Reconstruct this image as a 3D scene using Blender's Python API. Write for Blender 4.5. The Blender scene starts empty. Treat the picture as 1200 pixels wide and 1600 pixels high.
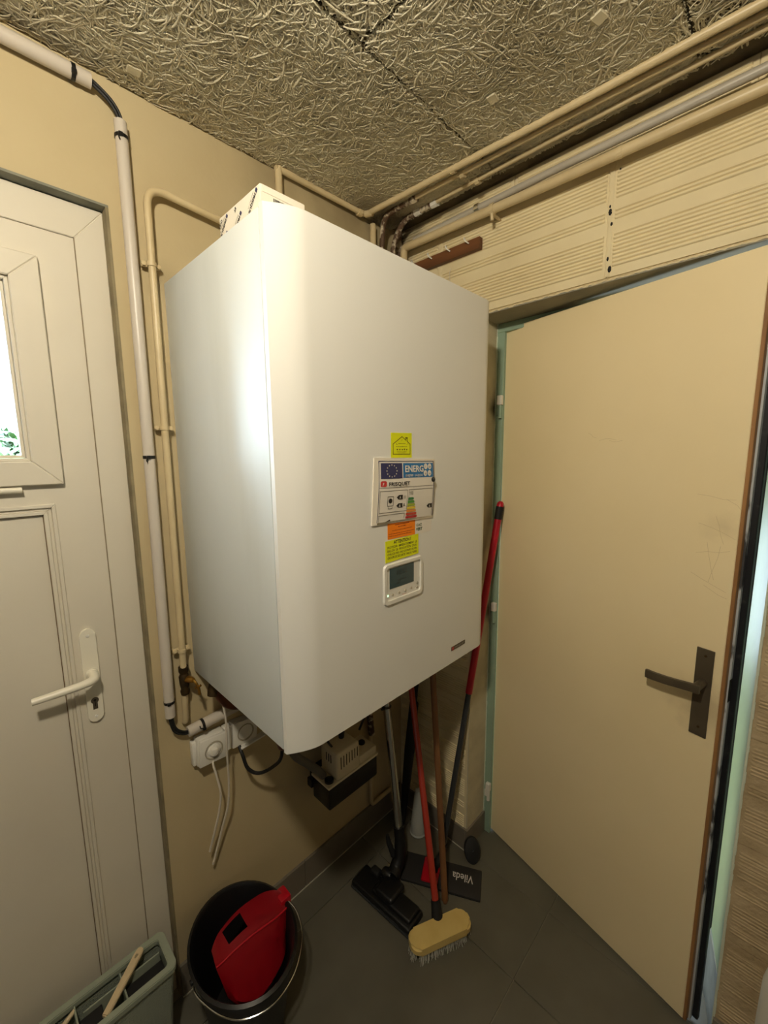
import bpy, bmesh, math, random
import numpy as np
from mathutils import Vector, Matrix

scene = bpy.context.scene
COL = scene.collection
random.seed(7)
PI = math.pi

# ------------------------------------------------------------------ camera
cd = bpy.data.cameras.new('camera')
cam = bpy.data.objects.new('camera', cd)
COL.objects.link(cam)
cd.sensor_fit = 'VERTICAL'
cd.sensor_height = 36.0
cd.lens = 36.0 * 646.17 / 1600.0
cd.clip_start = 0.02
R = Matrix(((0.69760414, 0.10800584, -0.70829598),
            (-0.71643388, 0.09353035, -0.69135705),
            (-0.00842343, 0.98974078, 0.14262621)))
cam.matrix_world = Matrix.Translation((-1.284, -1.160, 1.61)) @ R.to_4x4()
scene.camera = cam

# ------------------------------------------------------------------ world, lamp, exposure
world = bpy.data.worlds.new('world')
scene.world = world
world.use_nodes = True
bg = world.node_tree.nodes['Background']
bg.inputs[0].default_value = (0.74, 0.89, 1.0, 1)
bg.inputs[1].default_value = 68.0

ld = bpy.data.lights.new('ceiling_bulb', 'POINT')
ld.energy = 44.5
ld.color = (1.0, 0.89, 0.69)
ld.shadow_soft_size = 0.045
lamp = bpy.data.objects.new('ceiling_bulb_light', ld)
lamp.location = (-1.42, -1.02, 2.27)
COL.objects.link(lamp)

# added cool fill light from behind the camera; no doorway is modelled there
ad = bpy.data.lights.new('cool_fill_light', 'AREA')
ad.shape = 'RECTANGLE'; ad.size = 0.9; ad.size_y = 1.9
ad.energy = 1.5
ad.color = (0.80, 0.92, 1.0)
dl = bpy.data.objects.new('cool_fill_light', ad)
dl.location = (-3.15, -1.75, 1.05)
dl.rotation_euler = (0, -PI/2, 0)
COL.objects.link(dl)

# daylight of the passage behind the yellowed door (its window)
pd = bpy.data.lights.new('passage_daylight', 'AREA')
pd.shape = 'RECTANGLE'; pd.size = 0.7; pd.size_y = 1.7
pd.energy = 32.0
pd.color = (0.66, 0.84, 1.0)
pl_ = bpy.data.objects.new('passage_daylight', pd)
pl_.location = (1.24, -0.58, 0.95)
pl_.rotation_euler = (0, PI/2, 0)
COL.objects.link(pl_)

# sampling portal in the opening of the small door window (emits nothing itself)
wp = bpy.data.lights.new('window_portal', 'AREA')
wp.shape = 'RECTANGLE'; wp.size = 0.64; wp.size_y = 0.44
wpo = bpy.data.objects.new('window_portal', wp)
wpo.location = (-1.457, 0.10, 1.79)
wpo.rotation_euler = (-PI/2, 0, 0)
COL.objects.link(wpo)
wp.cycles.is_portal = True

vs = scene.view_settings
scene.display_settings.display_device = 'sRGB'
vs.view_transform = 'Standard'
vs.look = 'None'
vs.gamma = 1.0
vs.use_curve_mapping = False
vs.exposure = 0.0

# ------------------------------------------------------------------ materials
def lin(c):
    c /= 255.0
    return c / 12.92 if c <= 0.04045 else ((c + 0.055) / 1.055) ** 2.4

def rgb(r, g, b):
    return (lin(r), lin(g), lin(b), 1.0)

def mat(name, col, rough=0.5, metal=0.0, col2=None, scale=6.0, mixlo=0.35, mixhi=0.75, bump=0.0, bscale=60.0,
        bdist=0.002, coat=0.0, stretch=None, detail=5.0, spec=0.5, emit=None, estr=0.0, alpha=None):
    m = bpy.data.materials.new(name)
    m.use_nodes = True
    nt = m.node_tree
    p = nt.nodes['Principled BSDF']
    p.inputs['Base Color'].default_value = col
    p.inputs['Roughness'].default_value = rough
    p.inputs['Metallic'].default_value = metal
    p.inputs['Specular IOR Level'].default_value = spec
    if coat: p.inputs['Coat Weight'].default_value = coat
    if emit:
        p.inputs['Emission Color'].default_value = emit
        p.inputs['Emission Strength'].default_value = estr
    if alpha is not None: p.inputs['Alpha'].default_value = alpha
    tc = nt.nodes.new('ShaderNodeTexCoord')
    mp = nt.nodes.new('ShaderNodeMapping')
    nt.links.new(tc.outputs['Object'], mp.inputs[0])
    if stretch: mp.inputs['Scale'].default_value = stretch
    if col2 is not None:
        n = nt.nodes.new('ShaderNodeTexNoise')
        n.inputs['Scale'].default_value = scale
        n.inputs['Detail'].default_value = detail
        r = nt.nodes.new('ShaderNodeMapRange')
        r.inputs['From Min'].default_value = mixlo
        r.inputs['From Max'].default_value = mixhi
        mx = nt.nodes.new('ShaderNodeMix'); mx.data_type = 'RGBA'
        mx.inputs[6].default_value = col; mx.inputs[7].default_value = col2
        nt.links.new(mp.outputs[0], n.inputs['Vector'])
        nt.links.new(n.outputs['Fac'], r.inputs['Value'])
        nt.links.new(r.outputs[0], mx.inputs[0])
        nt.links.new(mx.outputs[2], p.inputs['Base Color'])
        m['mix'] = mx.name
    if bump:
        n2 = nt.nodes.new('ShaderNodeTexNoise')
        n2.inputs['Scale'].default_value = bscale
        n2.inputs['Detail'].default_value = 4
        b = nt.nodes.new('ShaderNodeBump')
        b.inputs['Strength'].default_value = bump
        b.inputs['Distance'].default_value = bdist
        nt.links.new(mp.outputs[0], n2.inputs['Vector'])
        nt.links.new(n2.outputs['Fac'], b.inputs['Height'])
        nt.links.new(b.outputs[0], p.inputs['Normal'])
    return m

def grime(m, boxes, dark, soft=0.15, nscale=9.0):
    """dirt with a shape of its own: noise-broken patches around given world spots (x, y, z, radius, strength)"""
    nt = m.node_tree
    p = nt.nodes['Principled BSDF']
    g = nt.nodes.new('ShaderNodeNewGeometry')
    n = nt.nodes.new('ShaderNodeTexNoise'); n.inputs['Scale'].default_value = nscale; n.inputs['Detail'].default_value = 6
    nt.links.new(g.outputs['Position'], n.inputs['Vector'])
    total = None
    for (x, y, z, r, s) in boxes:
        d = nt.nodes.new('ShaderNodeVectorMath'); d.operation = 'DISTANCE'
        d.inputs[1].default_value = (x, y, z)
        nt.links.new(g.outputs['Position'], d.inputs[0])
        ad_ = nt.nodes.new('ShaderNodeMath'); ad_.operation = 'MULTIPLY_ADD'
        nt.links.new(n.outputs['Fac'], ad_.inputs[0]); ad_.inputs[1].default_value = r * 1.2
        nt.links.new(d.outputs['Value'], ad_.inputs[2])
        mr = nt.nodes.new('ShaderNodeMapRange'); mr.interpolation_type = 'SMOOTHSTEP'
        mr.inputs['From Min'].default_value = r * 1.7; mr.inputs['From Max'].default_value = r * 0.5
        mr.inputs['To Max'].default_value = s
        nt.links.new(ad_.outputs[0], mr.inputs['Value'])
        if total is None: total = mr.outputs[0]
        else:
            mm = nt.nodes.new('ShaderNodeMath'); mm.operation = 'MAXIMUM'
            nt.links.new(total, mm.inputs[0]); nt.links.new(mr.outputs[0], mm.inputs[1]); total = mm.outputs[0]
    mx = nt.nodes.new('ShaderNodeMix'); mx.data_type = 'RGBA'
    nt.links.new(total, mx.inputs[0])
    prev = p.inputs['Base Color']
    if prev.is_linked:
        nt.links.new(prev.links[0].from_socket, mx.inputs[6])
    else: mx.inputs[6].default_value = prev.default_value
    mx.inputs[7].default_value = dark
    nt.links.new(mx.outputs[2], prev)

M = {}
M['wall'] = mat('painted_plaster', rgb(197, 181, 144), 0.75, col2=rgb(187, 170, 132), scale=3.0, bump=0.25, bscale=90, bdist=0.0015)
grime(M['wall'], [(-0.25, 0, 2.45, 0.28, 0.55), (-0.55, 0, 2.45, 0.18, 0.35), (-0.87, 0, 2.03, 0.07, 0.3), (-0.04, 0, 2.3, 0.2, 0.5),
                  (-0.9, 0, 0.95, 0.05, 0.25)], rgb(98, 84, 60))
M['blockpaint'] = mat('painted_blockwork', rgb(232, 218, 180), 0.7, col2=rgb(222, 206, 166), scale=5.0, bump=0.35, bscale=140, bdist=0.0012)
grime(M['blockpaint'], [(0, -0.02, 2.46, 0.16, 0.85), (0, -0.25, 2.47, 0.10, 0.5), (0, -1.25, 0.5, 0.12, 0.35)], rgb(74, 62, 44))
M['wornblock'] = mat('worn_blockwork', rgb(196, 176, 142), 0.8, col2=rgb(164, 144, 110), scale=11, bump=0.9, bscale=75, bdist=0.004)
M['rawblock'] = mat('mortar', rgb(196, 178, 138), 0.9, bump=0.5, bscale=80, bdist=0.003)
M['reveal'] = mat('reveal_plaster', rgb(206, 196, 166), 0.8, col2=rgb(186, 176, 148), scale=14, bump=0.5, bscale=130, bdist=0.002)
grime(M['reveal'], [(0.12, -0.36, 1.77, 0.05, 0.85), (0.12, -0.36, 0.99, 0.04, 0.7)], rgb(60, 56, 44), nscale=20)
M['soffit'] = mat('rough_concrete_soffit', rgb(158, 152, 134), 0.85, col2=rgb(128, 128, 118), scale=8, bump=0.6, bscale=120, bdist=0.002)
M['turq'] = mat('turquoise_frame_paint', rgb(152, 177, 156), 0.5, col2=rgb(141, 166, 146), scale=7, bump=0.2, bscale=50)
M['caulk'] = mat('white_sealant', rgb(214, 222, 204), 0.6, bump=0.5, bscale=90, bdist=0.002)
M['galv'] = mat('bare_galvanised_metal', rgb(176, 186, 196), 0.35, 0.7, col2=rgb(120, 130, 140), scale=14, bump=0.4, bscale=30)
M['leaf'] = mat('yellowed_door_paint', rgb(244, 226, 184), 0.5, col2=rgb(238, 219, 174), scale=2.2, bump=0.12, bscale=220, bdist=0.001)
grime(M['leaf'], [(0.0, -1.07, 0.95, 0.10, 0.35), (0.01, -1.06, 1.42, 0.05, 0.22)], rgb(130, 108, 74), nscale=25)
M['doorwood'] = mat('bare_door_edge_wood', rgb(165, 120, 72), 0.6, col2=rgb(130, 90, 52), scale=20, stretch=(1, 1, 0.1))
M['palestrip'] = mat('pale_edge_strip', rgb(190, 194, 196), 0.35, col2=rgb(70, 70, 72), scale=30, mixlo=0.52, mixhi=0.6, stretch=(1, 1, .35))
M['gasket'] = mat('dark_rebate', rgb(18, 20, 26), 0.5, col2=rgb(60, 60, 60), scale=40, mixlo=0.6, mixhi=0.8)
M['bronze'] = mat('dark_bronze_metal', rgb(92, 82, 66), 0.42, 0.25, col2=rgb(78, 69, 56), scale=12)
M['upvc'] = mat('white_upvc', rgb(221, 214, 198), 0.4, col2=rgb(214, 206, 189), scale=3.0, bump=0.05, bscale=200)
M['upvcdirt'] = mat('seam_line', rgb(146, 132, 106), 0.8)
M['farwall'] = mat('dim_far_wall', rgb(150, 138, 112), 0.85, col2=rgb(120, 108, 86), scale=2)
M['greytrim'] = mat('grey_green_reveal_paint', rgb(134, 134, 120), 0.8, col2=rgb(108, 108, 96), scale=12, bump=0.3)
M['olivetrim'] = mat('dull_olive_edge', rgb(150, 138, 108), 0.8, col2=rgb(112, 102, 78), scale=16, bump=0.3)
M['panelline'] = mat('panel_groove', rgb(118, 98, 74), 0.9)
M['handlewhite'] = mat('cream_handle', rgb(236, 230, 212), 0.3)
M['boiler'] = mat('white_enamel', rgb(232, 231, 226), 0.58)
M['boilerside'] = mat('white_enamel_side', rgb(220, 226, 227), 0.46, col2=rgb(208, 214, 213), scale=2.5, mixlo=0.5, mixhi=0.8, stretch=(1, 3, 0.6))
M['darkgap'] = mat('dark_gap', rgb(22, 20, 18), 0.8)
M['plasticwhite'] = mat('white_plastic', rgb(232, 229, 220), 0.35)
M['screen'] = mat('lcd_glass', rgb(62, 82, 86), 0.15)
M['lcdtext'] = mat('lcd_segments', rgb(28, 40, 44), 0.4)
M['button'] = mat('grey_button', rgb(176, 168, 150), 0.4)
M['led'] = mat('green_led', rgb(160, 255, 170), 0.4, emit=(0.55, 1.0, 0.55, 1), estr=1.6)
M['yellow'] = mat('fluorescent_yellow', rgb(232, 236, 8), 0.6)
M['orange'] = mat('fluorescent_orange', rgb(255, 138, 10), 0.6)
M['ink'] = mat('black_ink', rgb(34, 30, 26), 0.6)
M['inkolive'] = mat('olive_ink', rgb(112, 104, 10), 0.6)
M['inkred'] = mat('brown_ink', rgb(160, 60, 10), 0.6)
M['inkgreen'] = mat('dark_green_ink', rgb(50, 86, 44), 0.6)
M['paper'] = mat('white_paper', rgb(232, 226, 216), 0.5)
M['navy'] = mat('navy_ink', rgb(40, 44, 92), 0.4)
M['blue'] = mat('blue_ink', rgb(28, 112, 172), 0.4)
M['star'] = mat('star_ink', rgb(220, 216, 190), 0.5)
M['red'] = mat('red_ink', rgb(190, 42, 44), 0.4)
for nm, c in {'g1': (34, 120, 66), 'g2': (80, 150, 60), 'g3': (160, 178, 50), 'g4': (228, 200, 56), 'g5': (226, 142, 56), 'g6': (206, 70, 46), 'g7': (186, 40, 44)}.items():
    M[nm] = mat('bar_' + nm, rgb(*c), 0.5)
M['magnet'] = mat('black_magnet', rgb(20, 22, 20), 0.35)
M['sleeve'] = mat('clear_plastic_sleeve', rgb(220, 210, 196), 0.15, alpha=0.35)
M['card'] = mat('white_cardboard', rgb(236, 228, 212), 0.7)
M['copper'] = mat('old_copper', rgb(120, 72, 50), 0.45, 0.7, col2=rgb(60, 40, 32), scale=25)
M['rust'] = mat('rusted_pipe', rgb(96, 74, 56), 0.7, 0.2, col2=rgb(214, 202, 178), scale=45, mixlo=0.5, mixhi=0.62, bump=0.4, bscale=80)
M['brass'] = mat('brass', rgb(196, 150, 70), 0.3, 0.95, col2=rgb(150, 110, 50), scale=30)
M['brassdark'] = mat('tarnished_brass', rgb(86, 68, 40), 0.45, 0.7, col2=rgb(46, 40, 30), scale=30)
M['pipepaint'] = mat('cream_painted_pipe', rgb(214, 196, 156), 0.4, col2=rgb(196, 176, 136), scale=10, bump=0.15, bscale=60)
M['pipegrey'] = mat('grey_painted_pipe', rgb(184, 178, 166), 0.4, col2=rgb(168, 160, 146), scale=12)
M['pvc'] = mat('white_pvc_tube', rgb(204, 195, 183), 0.36)
M['black'] = mat('black_plastic', rgb(16, 16, 17), 0.42)
M['blackmatte'] = mat('black_matte', rgb(14, 14, 15), 0.7)
M['blackrubber'] = mat('black_rubber', rgb(20, 20, 20), 0.6)
M['whitecable'] = mat('white_cable', rgb(218, 210, 196), 0.45)
M['greyhose'] = mat('grey_hose', rgb(96, 92, 86), 0.5)
M['beige'] = mat('beige_plastic', rgb(206, 196, 172), 0.45)
M['chrome'] = mat('chrome', rgb(200, 200, 198), 0.18, 1.0)
M['redlac'] = mat('orange_red_lacquer', rgb(168, 50, 34), 0.3, coat=0.3)
M['redplastic'] = mat('crimson_plastic', rgb(178, 16, 34), 0.3)
M['redhandle'] = mat('crimson_handle', rgb(182, 18, 42), 0.35)
M['greyhandle'] = mat('dark_grey_handle', rgb(52, 54, 56), 0.4)
M['wood'] = mat('brown_wood', rgb(136, 94, 58), 0.5, col2=rgb(104, 68, 40), scale=18, stretch=(1, 1, 0.08))
M['reddishwood'] = mat('reddish_wood', rgb(118, 74, 40), 0.6, col2=rgb(80, 48, 26), scale=30, stretch=(1, 0.1, 1))
M['brushwood'] = mat('pale_lacquered_wood', rgb(222, 196, 124), 0.35, coat=0.3, col2=rgb(208, 178, 104), scale=14)
M['bristle'] = mat('pale_bristles', rgb(196, 194, 182), 0.7)
M['palepot'] = mat('pale_translucent_plastic', rgb(176, 178, 172), 0.5)
M['basket'] = mat('sage_green_plastic', rgb(146, 154, 138), 0.45)
M['palewood'] = mat('pale_beige_plastic', rgb(206, 186, 150), 0.45)
M['mophead'] = mat('charcoal_mop_plate', rgb(40, 38, 38), 0.6)
M['whiteink'] = mat('white_ink', rgb(226, 222, 216), 0.5)
M['tile'] = mat('grey_floor_tile', rgb(104, 101, 90), 0.42, col2=rgb(90, 87, 76), scale=5.0, bump=0.1, bscale=90, bdist=0.001)
M['grout'] = mat('pale_grout', rgb(140, 134, 118), 0.9)
M['groutlight'] = mat('light_grout', rgb(186, 180, 164), 0.9)
M['skirt'] = mat('grey_skirting_tile', rgb(124, 116, 104), 0.4, col2=rgb(112, 104, 92), scale=8)
M['concrete'] = mat('dark_concrete', rgb(104, 94, 74), 0.9, col2=rgb(54, 48, 38), scale=14, bump=0.8, bscale=70, bdist=0.004)
M['woodwool'] = mat('painted_wood_wool', rgb(224, 216, 190), 0.28, col2=rgb(198, 188, 160), scale=3.5, mixlo=0.35, mixhi=0.7)
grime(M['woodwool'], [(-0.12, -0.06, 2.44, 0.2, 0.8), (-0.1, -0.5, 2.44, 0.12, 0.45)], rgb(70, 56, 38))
M['boardback'] = mat('board_core', rgb(112, 100, 76), 0.9, col2=rgb(74, 64, 46), scale=60, bump=0.8, bscale=150, bdist=0.004)
M['housewall'] = mat('pale_render', rgb(84, 90, 94), 0.9, bump=0.3, bscale=30)
M['gravel'] = mat('pale_gravel', rgb(104, 100, 94), 0.9, col2=rgb(84, 80, 74), scale=30)
M['green'] = mat('bright_leaf_green', rgb(36, 64, 22), 0.5, col2=rgb(24, 46, 16), scale=10)
M['shutter'] = mat('grey_shutter', rgb(150, 160, 168), 0.5)
M['ironbar'] = mat('iron_bar', rgb(80, 84, 88), 0.5)
M['glassdark'] = mat('dark_window_glass', rgb(90, 110, 124), 0.1)

def glass_mat():
    m = bpy.data.materials.new('clear_glass'); m.use_nodes = True
    nt = m.node_tree; nt.nodes.remove(nt.nodes['Principled BSDF'])
    out = nt.nodes['Material Output']
    t = nt.nodes.new('ShaderNodeBsdfTransparent'); g = nt.nodes.new('ShaderNodeBsdfGlossy')
    g.inputs['Roughness'].default_value = 0.02
    t.inputs[0].default_value = (0.95, 0.98, 1, 1)
    f = nt.nodes.new('ShaderNodeFresnel'); mx = nt.nodes.new('ShaderNodeMixShader')
    nt.links.new(f.outputs[0], mx.inputs[0]); nt.links.new(t.outputs[0], mx.inputs[1]); nt.links.new(g.outputs[0], mx.inputs[2])
    nt.links.new(mx.outputs[0], out.inputs[0])
    return m
M['glass'] = glass_mat()

# weave bump for the basket
def weave(m, sx=260.0):
    nt = m.node_tree; p = nt.nodes['Principled BSDF']
    tc = nt.nodes.new('ShaderNodeTexCoord')
    w = nt.nodes.new('ShaderNodeTexBrick')
    w.inputs['Scale'].default_value = 60; w.inputs['Brick Width'].default_value = 0.9; w.inputs['Row Height'].default_value = 0.3
    w.inputs['Mortar Size'].default_value = 0.05; w.inputs['Mortar Smooth'].default_value = 1.0
    w.inputs['Color1'].default_value = (1, 1, 1, 1); w.inputs['Color2'].default_value = (.8, .8, .8, 1); w.inputs['Mortar'].default_value = (0, 0, 0, 1)
    mp = nt.nodes.new('ShaderNodeMapping'); mp.inputs['Rotation'].default_value = (PI/2, 0, 0)
    nt.links.new(tc.outputs['Object'], mp.inputs[0]); nt.links.new(mp.outputs[0], w.inputs['Vector'])
    b = nt.nodes.new('ShaderNodeBump'); b.inputs['Strength'].default_value = 0.9; b.inputs['Distance'].default_value = 0.003
    nt.links.new(w.outputs['Color'], b.inputs['Height']); nt.links.new(b.outputs[0], p.inputs['Normal'])
M['basketweave'] = mat('woven_sage_plastic', rgb(148, 156, 141), 0.5)
weave(M['basketweave'])

# ------------------------------------------------------------------ object helpers
ORG = {}
def thing(name, label, cat, loc, group=None, kind=None):
    o = bpy.data.objects.new(name, None); COL.objects.link(o)
    o.location = loc; o.empty_display_size = 0.05
    o['label'] = label
    if cat: o['category'] = cat
    if group: o['group'] = group
    if kind: o['kind'] = kind
    ORG[o.name] = Vector(loc)
    return o

def tag(o, label=None, cat=None, group=None, kind=None):
    if label: o['label'] = label
    if cat: o['category'] = cat
    if group: o['group'] = group
    if kind: o['kind'] = kind
    return o

def obj(name, bm, m, parent=None, smooth=False, label=None, kind=None, origin=None):
    """bm holds world coordinates; the object's origin goes to its top thing's origin (or to origin)"""
    me = bpy.data.meshes.new(name)
    if isinstance(bm, bmesh.types.BMesh):
        bmesh.ops.recalc_face_normals(bm, faces=bm.faces[:])
        bm.to_mesh(me); bm.free()
    else:
        me.from_pydata(bm[0], [], bm[1])
    o = bpy.data.objects.new(name, me); COL.objects.link(o)
    base = ORG[parent.name] if parent is not None else (Vector(origin) if origin is not None else None)
    if base is None:
        cs = [v.co for v in me.vertices]
        base = Vector(((min(c.x for c in cs) + max(c.x for c in cs)) / 2, (min(c.y for c in cs) + max(c.y for c in cs)) / 2, min(c.z for c in cs)))
    me.transform(Matrix.Translation(-base))
    ORG[o.name] = base
    if parent is not None: o.parent = parent
    else: o.location = base
    if m is not None:
        for q in (m if isinstance(m, (list, tuple)) else [m]): me.materials.append(q)
    if smooth: smooth_by_angle(me)
    if label: o['label'] = label
    if kind: o['kind'] = kind
    return o

def smooth_by_angle(me, ang=40):
    me.polygons.foreach_set('use_smooth', [True] * len(me.polygons))
    bm = bmesh.new(); bm.from_mesh(me)
    c = math.radians(ang)
    for e in bm.edges:
        e.smooth = not (len(e.link_faces) == 2 and e.calc_face_angle(0) > c)
    bm.to_mesh(me); bm.free()

def nb(): return bmesh.new()

def box(bm, a, b, bev=0.0, seg=2, rot=None, piv=None):
    x0, y0, z0 = (min(a[i], b[i]) for i in range(3)); x1, y1, z1 = (max(a[i], b[i]) for i in range(3))
    vs_ = [bm.verts.new(p) for p in ((x0,y0,z0),(x1,y0,z0),(x1,y1,z0),(x0,y1,z0),(x0,y0,z1),(x1,y0,z1),(x1,y1,z1),(x0,y1,z1))]
    fs = [bm.faces.new([vs_[i] for i in f]) for f in ((3,2,1,0),(4,5,6,7),(0,1,5,4),(1,2,6,5),(2,3,7,6),(3,0,4,7))]
    allv = vs_
    if bev > 0:
        es = set()
        for f in fs: es.update(f.edges)
        r = bmesh.ops.bevel(bm, geom=list(es), offset=bev, segments=seg, affect='EDGES', profile=0.5)
        allv = list({v for f in r['faces'] for v in f.verts} | {v for v in vs_ if v.is_valid})
        # every vert of this island
        seen = set(allv); st = list(allv)
        while st:
            v = st.pop()
            for e in v.link_edges:
                w = e.other_vert(v)
                if w not in seen: seen.add(w); st.append(w)
        allv = list(seen)
    if rot is not None:
        piv = Vector(piv)
        for v in allv: v.co = piv + rot @ (v.co - piv)
    return allv

def tube(bm, pts, r, seg=12, caps=True, squash=None):
    pts = [Vector(p) for p in pts]
    n = len(pts)
    rs = r if isinstance(r, (list, tuple)) else [r] * n
    tans = []
    for i in range(n):
        t = (pts[min(i+1, n-1)] - pts[max(i-1, 0)])
        tans.append(t.normalized() if t.length > 1e-9 else Vector((0, 0, 1)))
    up = Vector((0, 0, 1)) if abs(tans[0].z) < 0.9 else Vector((1, 0, 0))
    u = tans[0].cross(up).normalized()
    rings = []
    for i in range(n):
        t = tans[i]
        u = (u - t * u.dot(t)).normalized()
        v = t.cross(u)
        rr = rs[i]
        ring = []
        for k in range(seg):
            a = 2 * PI * k / seg
            ring.append(bm.verts.new(pts[i] + u * (rr * math.cos(a)) + v * (rr * math.sin(a) * (squash or 1))))
        rings.append(ring)
    for i in range(n - 1):
        for k in range(seg):
            bm.faces.new((rings[i][k], rings[i][(k+1) % seg], rings[i+1][(k+1) % seg], rings[i+1][k]))
    if caps:
        bm.faces.new(rings[0][::-1]); bm.faces.new(rings[-1])
    return rings

def arc_path(pts, rad, n=6):
    """polyline with rounded corners"""
    pts = [Vector(p) for p in pts]
    out = [pts[0]]
    for i in range(1, len(pts) - 1):
        a, b, c = pts[i-1], pts[i], pts[i+1]
        d1 = (a - b); d2 = (c - b)
        l = min(rad, d1.length * 0.49, d2.length * 0.49)
        p1 = b + d1.normalized() * l; p2 = b + d2.normalized() * l
        for k in range(n + 1):
            t = k / n
            out.append(p1 * (1-t)**2 + b * 2*t*(1-t) + p2 * t*t)
    out.append(pts[-1])
    return out

def bez(pts, n=24):
    """Catmull-Rom through the points"""
    pts = [Vector(p) for p in pts]
    P = [pts[0] * 2 - pts[1]] + pts + [pts[-1] * 2 - pts[-2]]
    out = []
    m = len(pts) - 1
    per = max(2, n // m)
    for i in range(m):
        p0, p1, p2, p3 = P[i:i+4]
        for k in range(per):
            t = k / per
            out.append(0.5 * ((2*p1) + (-p0 + p2)*t + (2*p0 - 5*p1 + 4*p2 - p3)*t*t + (-p0 + 3*p1 - 3*p2 + p3)*t**3))
    out.append(pts[-1])
    return out

def lathe(bm, prof, o=(0,0,0), axis=(0,0,1), seg=24, sx=1.0, sy=1.0, xdir=None):
    ax = Vector(axis).normalized(); o = Vector(o)
    if xdir is None:
        xd = Vector((1, 0, 0)) if abs(ax.x) < 0.9 else Vector((0, 1, 0))
    else: xd = Vector(xdir)
    u = (xd - ax * xd.dot(ax)).normalized(); v = ax.cross(u)
    rings = []
    for (r, h) in prof:
        if r < 1e-6: rings.append([bm.verts.new(o + ax * h)])
        else: rings.append([bm.verts.new(o + ax * h + u * (r * sx * math.cos(2*PI*k/seg)) + v * (r * sy * math.sin(2*PI*k/seg))) for k in range(seg)])
    for a, b in zip(rings[:-1], rings[1:]):
        for k in range(seg):
            k2 = (k + 1) % seg
            if len(a) == 1 and len(b) == 1: continue
            if len(a) == 1: bm.faces.new((a[0], b[k], b[k2]))
            elif len(b) == 1: bm.faces.new((a[k], a[k2], b[0]))
            else: bm.faces.new((a[k], a[k2], b[k2], b[k]))
    return rings

def prism(bm, poly, origin, u, v, n, d):
    """polygon (2D list) in plane origin + a*u + b*v, extruded along n by d"""
    o, u, v, n = Vector(origin), Vector(u), Vector(v), Vector(n)
    a = [bm.verts.new(o + u*p[0] + v*p[1]) for p in poly]
    b = [bm.verts.new(o + u*p[0] + v*p[1] + n*d) for p in poly]
    k = len(poly)
    bm.faces.new(a[::-1]); bm.faces.new(b)
    for i in range(k): bm.faces.new((a[i], a[(i+1) % k], b[(i+1) % k], b[i]))

def rrect(x0, y0, x1, y1, r, n=5):
    out = []
    for cx, cy, a0 in ((x1-r, y0+r, -PI/2), (x1-r, y1-r, 0), (x0+r, y1-r, PI/2), (x0+r, y0+r, PI)):
        for k in range(n + 1):
            a = a0 + (PI/2) * k / n
            out.append((cx + r*math.cos(a), cy + r*math.sin(a)))
    return out

def circ(cx, cy, r, n=16, ry=None):
    return [(cx + r*math.cos(2*PI*k/n), cy + (ry or r)*math.sin(2*PI*k/n)) for k in range(n)]

FRONT = dict(u=(1,0,0), v=(0,0,1), n=(0,-1,0))     # a surface that faces -y
def flat(bm, poly, y, d):  # on plane y (facing -y), thickness d
    prism(bm, poly, (0, y, 0), (1,0,0), (0,0,1), (0,-1,0), d)

def text_mesh(s, size, o, u, v, fat=0.0, sx=1.0, spacing=1.0, align='LEFT', d=0.0002, shear=0.0, width=None):
    cu = bpy.data.curves.new('lettering', 'FONT')
    cu.body = s; cu.size = size; cu.align_x = align; cu.space_character = spacing
    cu.offset = fat; cu.shear = shear; cu.resolution_u = 2
    t = bpy.data.objects.new('lettering_tmp', cu)
    COL.objects.link(t)
    dg = bpy.context.evaluated_depsgraph_get()
    me = bpy.data.meshes.new_from_object(t.evaluated_get(dg))
    bpy.data.objects.remove(t); bpy.data.curves.remove(cu)
    u = Vector(u).normalized(); v = Vector(v).normalized(); n = u.cross(v)
    if width and len(me.vertices):
        xs = [q.co.x for q in me.vertices]; sx = width / max(1e-6, max(xs) - min(xs))
    mat4 = Matrix(((u.x*sx, v.x, n.x, o[0]), (u.y*sx, v.y, n.y, o[1]), (u.z*sx, v.z, n.z, o[2]), (0, 0, 0, 1)))
    me.transform(mat4)
    return me

def text(name, lines, m, parent, kind=None, label=None):
    """lines: list of text_mesh results joined into one printed part"""
    bm = nb()
    for me in lines:
        bm.from_mesh(me); bpy.data.meshes.remove(me)
    o = obj(name, bm, m, parent, label=label)
    return o

def T(s, size, x, z, y=-0.5093, **k):
    return text_mesh(s, size, (x, y, z), (1,0,0), (0,0,1), **k)

def dashes(bm, p0, u, v, width, h, seed):
    rr_ = random.Random(seed); u = Vector(u).normalized(); v = Vector(v).normalized(); x = 0.0
    while x < width:
        w = min(rr_.uniform(.4, 2.4)*h, width - x)
        if w > .15*h:
            a = Vector(p0) + u*x; hh = h*rr_.uniform(.55, .95)
            bm.faces.new([bm.verts.new(q) for q in (a, a + u*w, a + u*w + v*hh, a + v*hh)])
        x += w + h*rr_.uniform(.2, .6)

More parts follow.
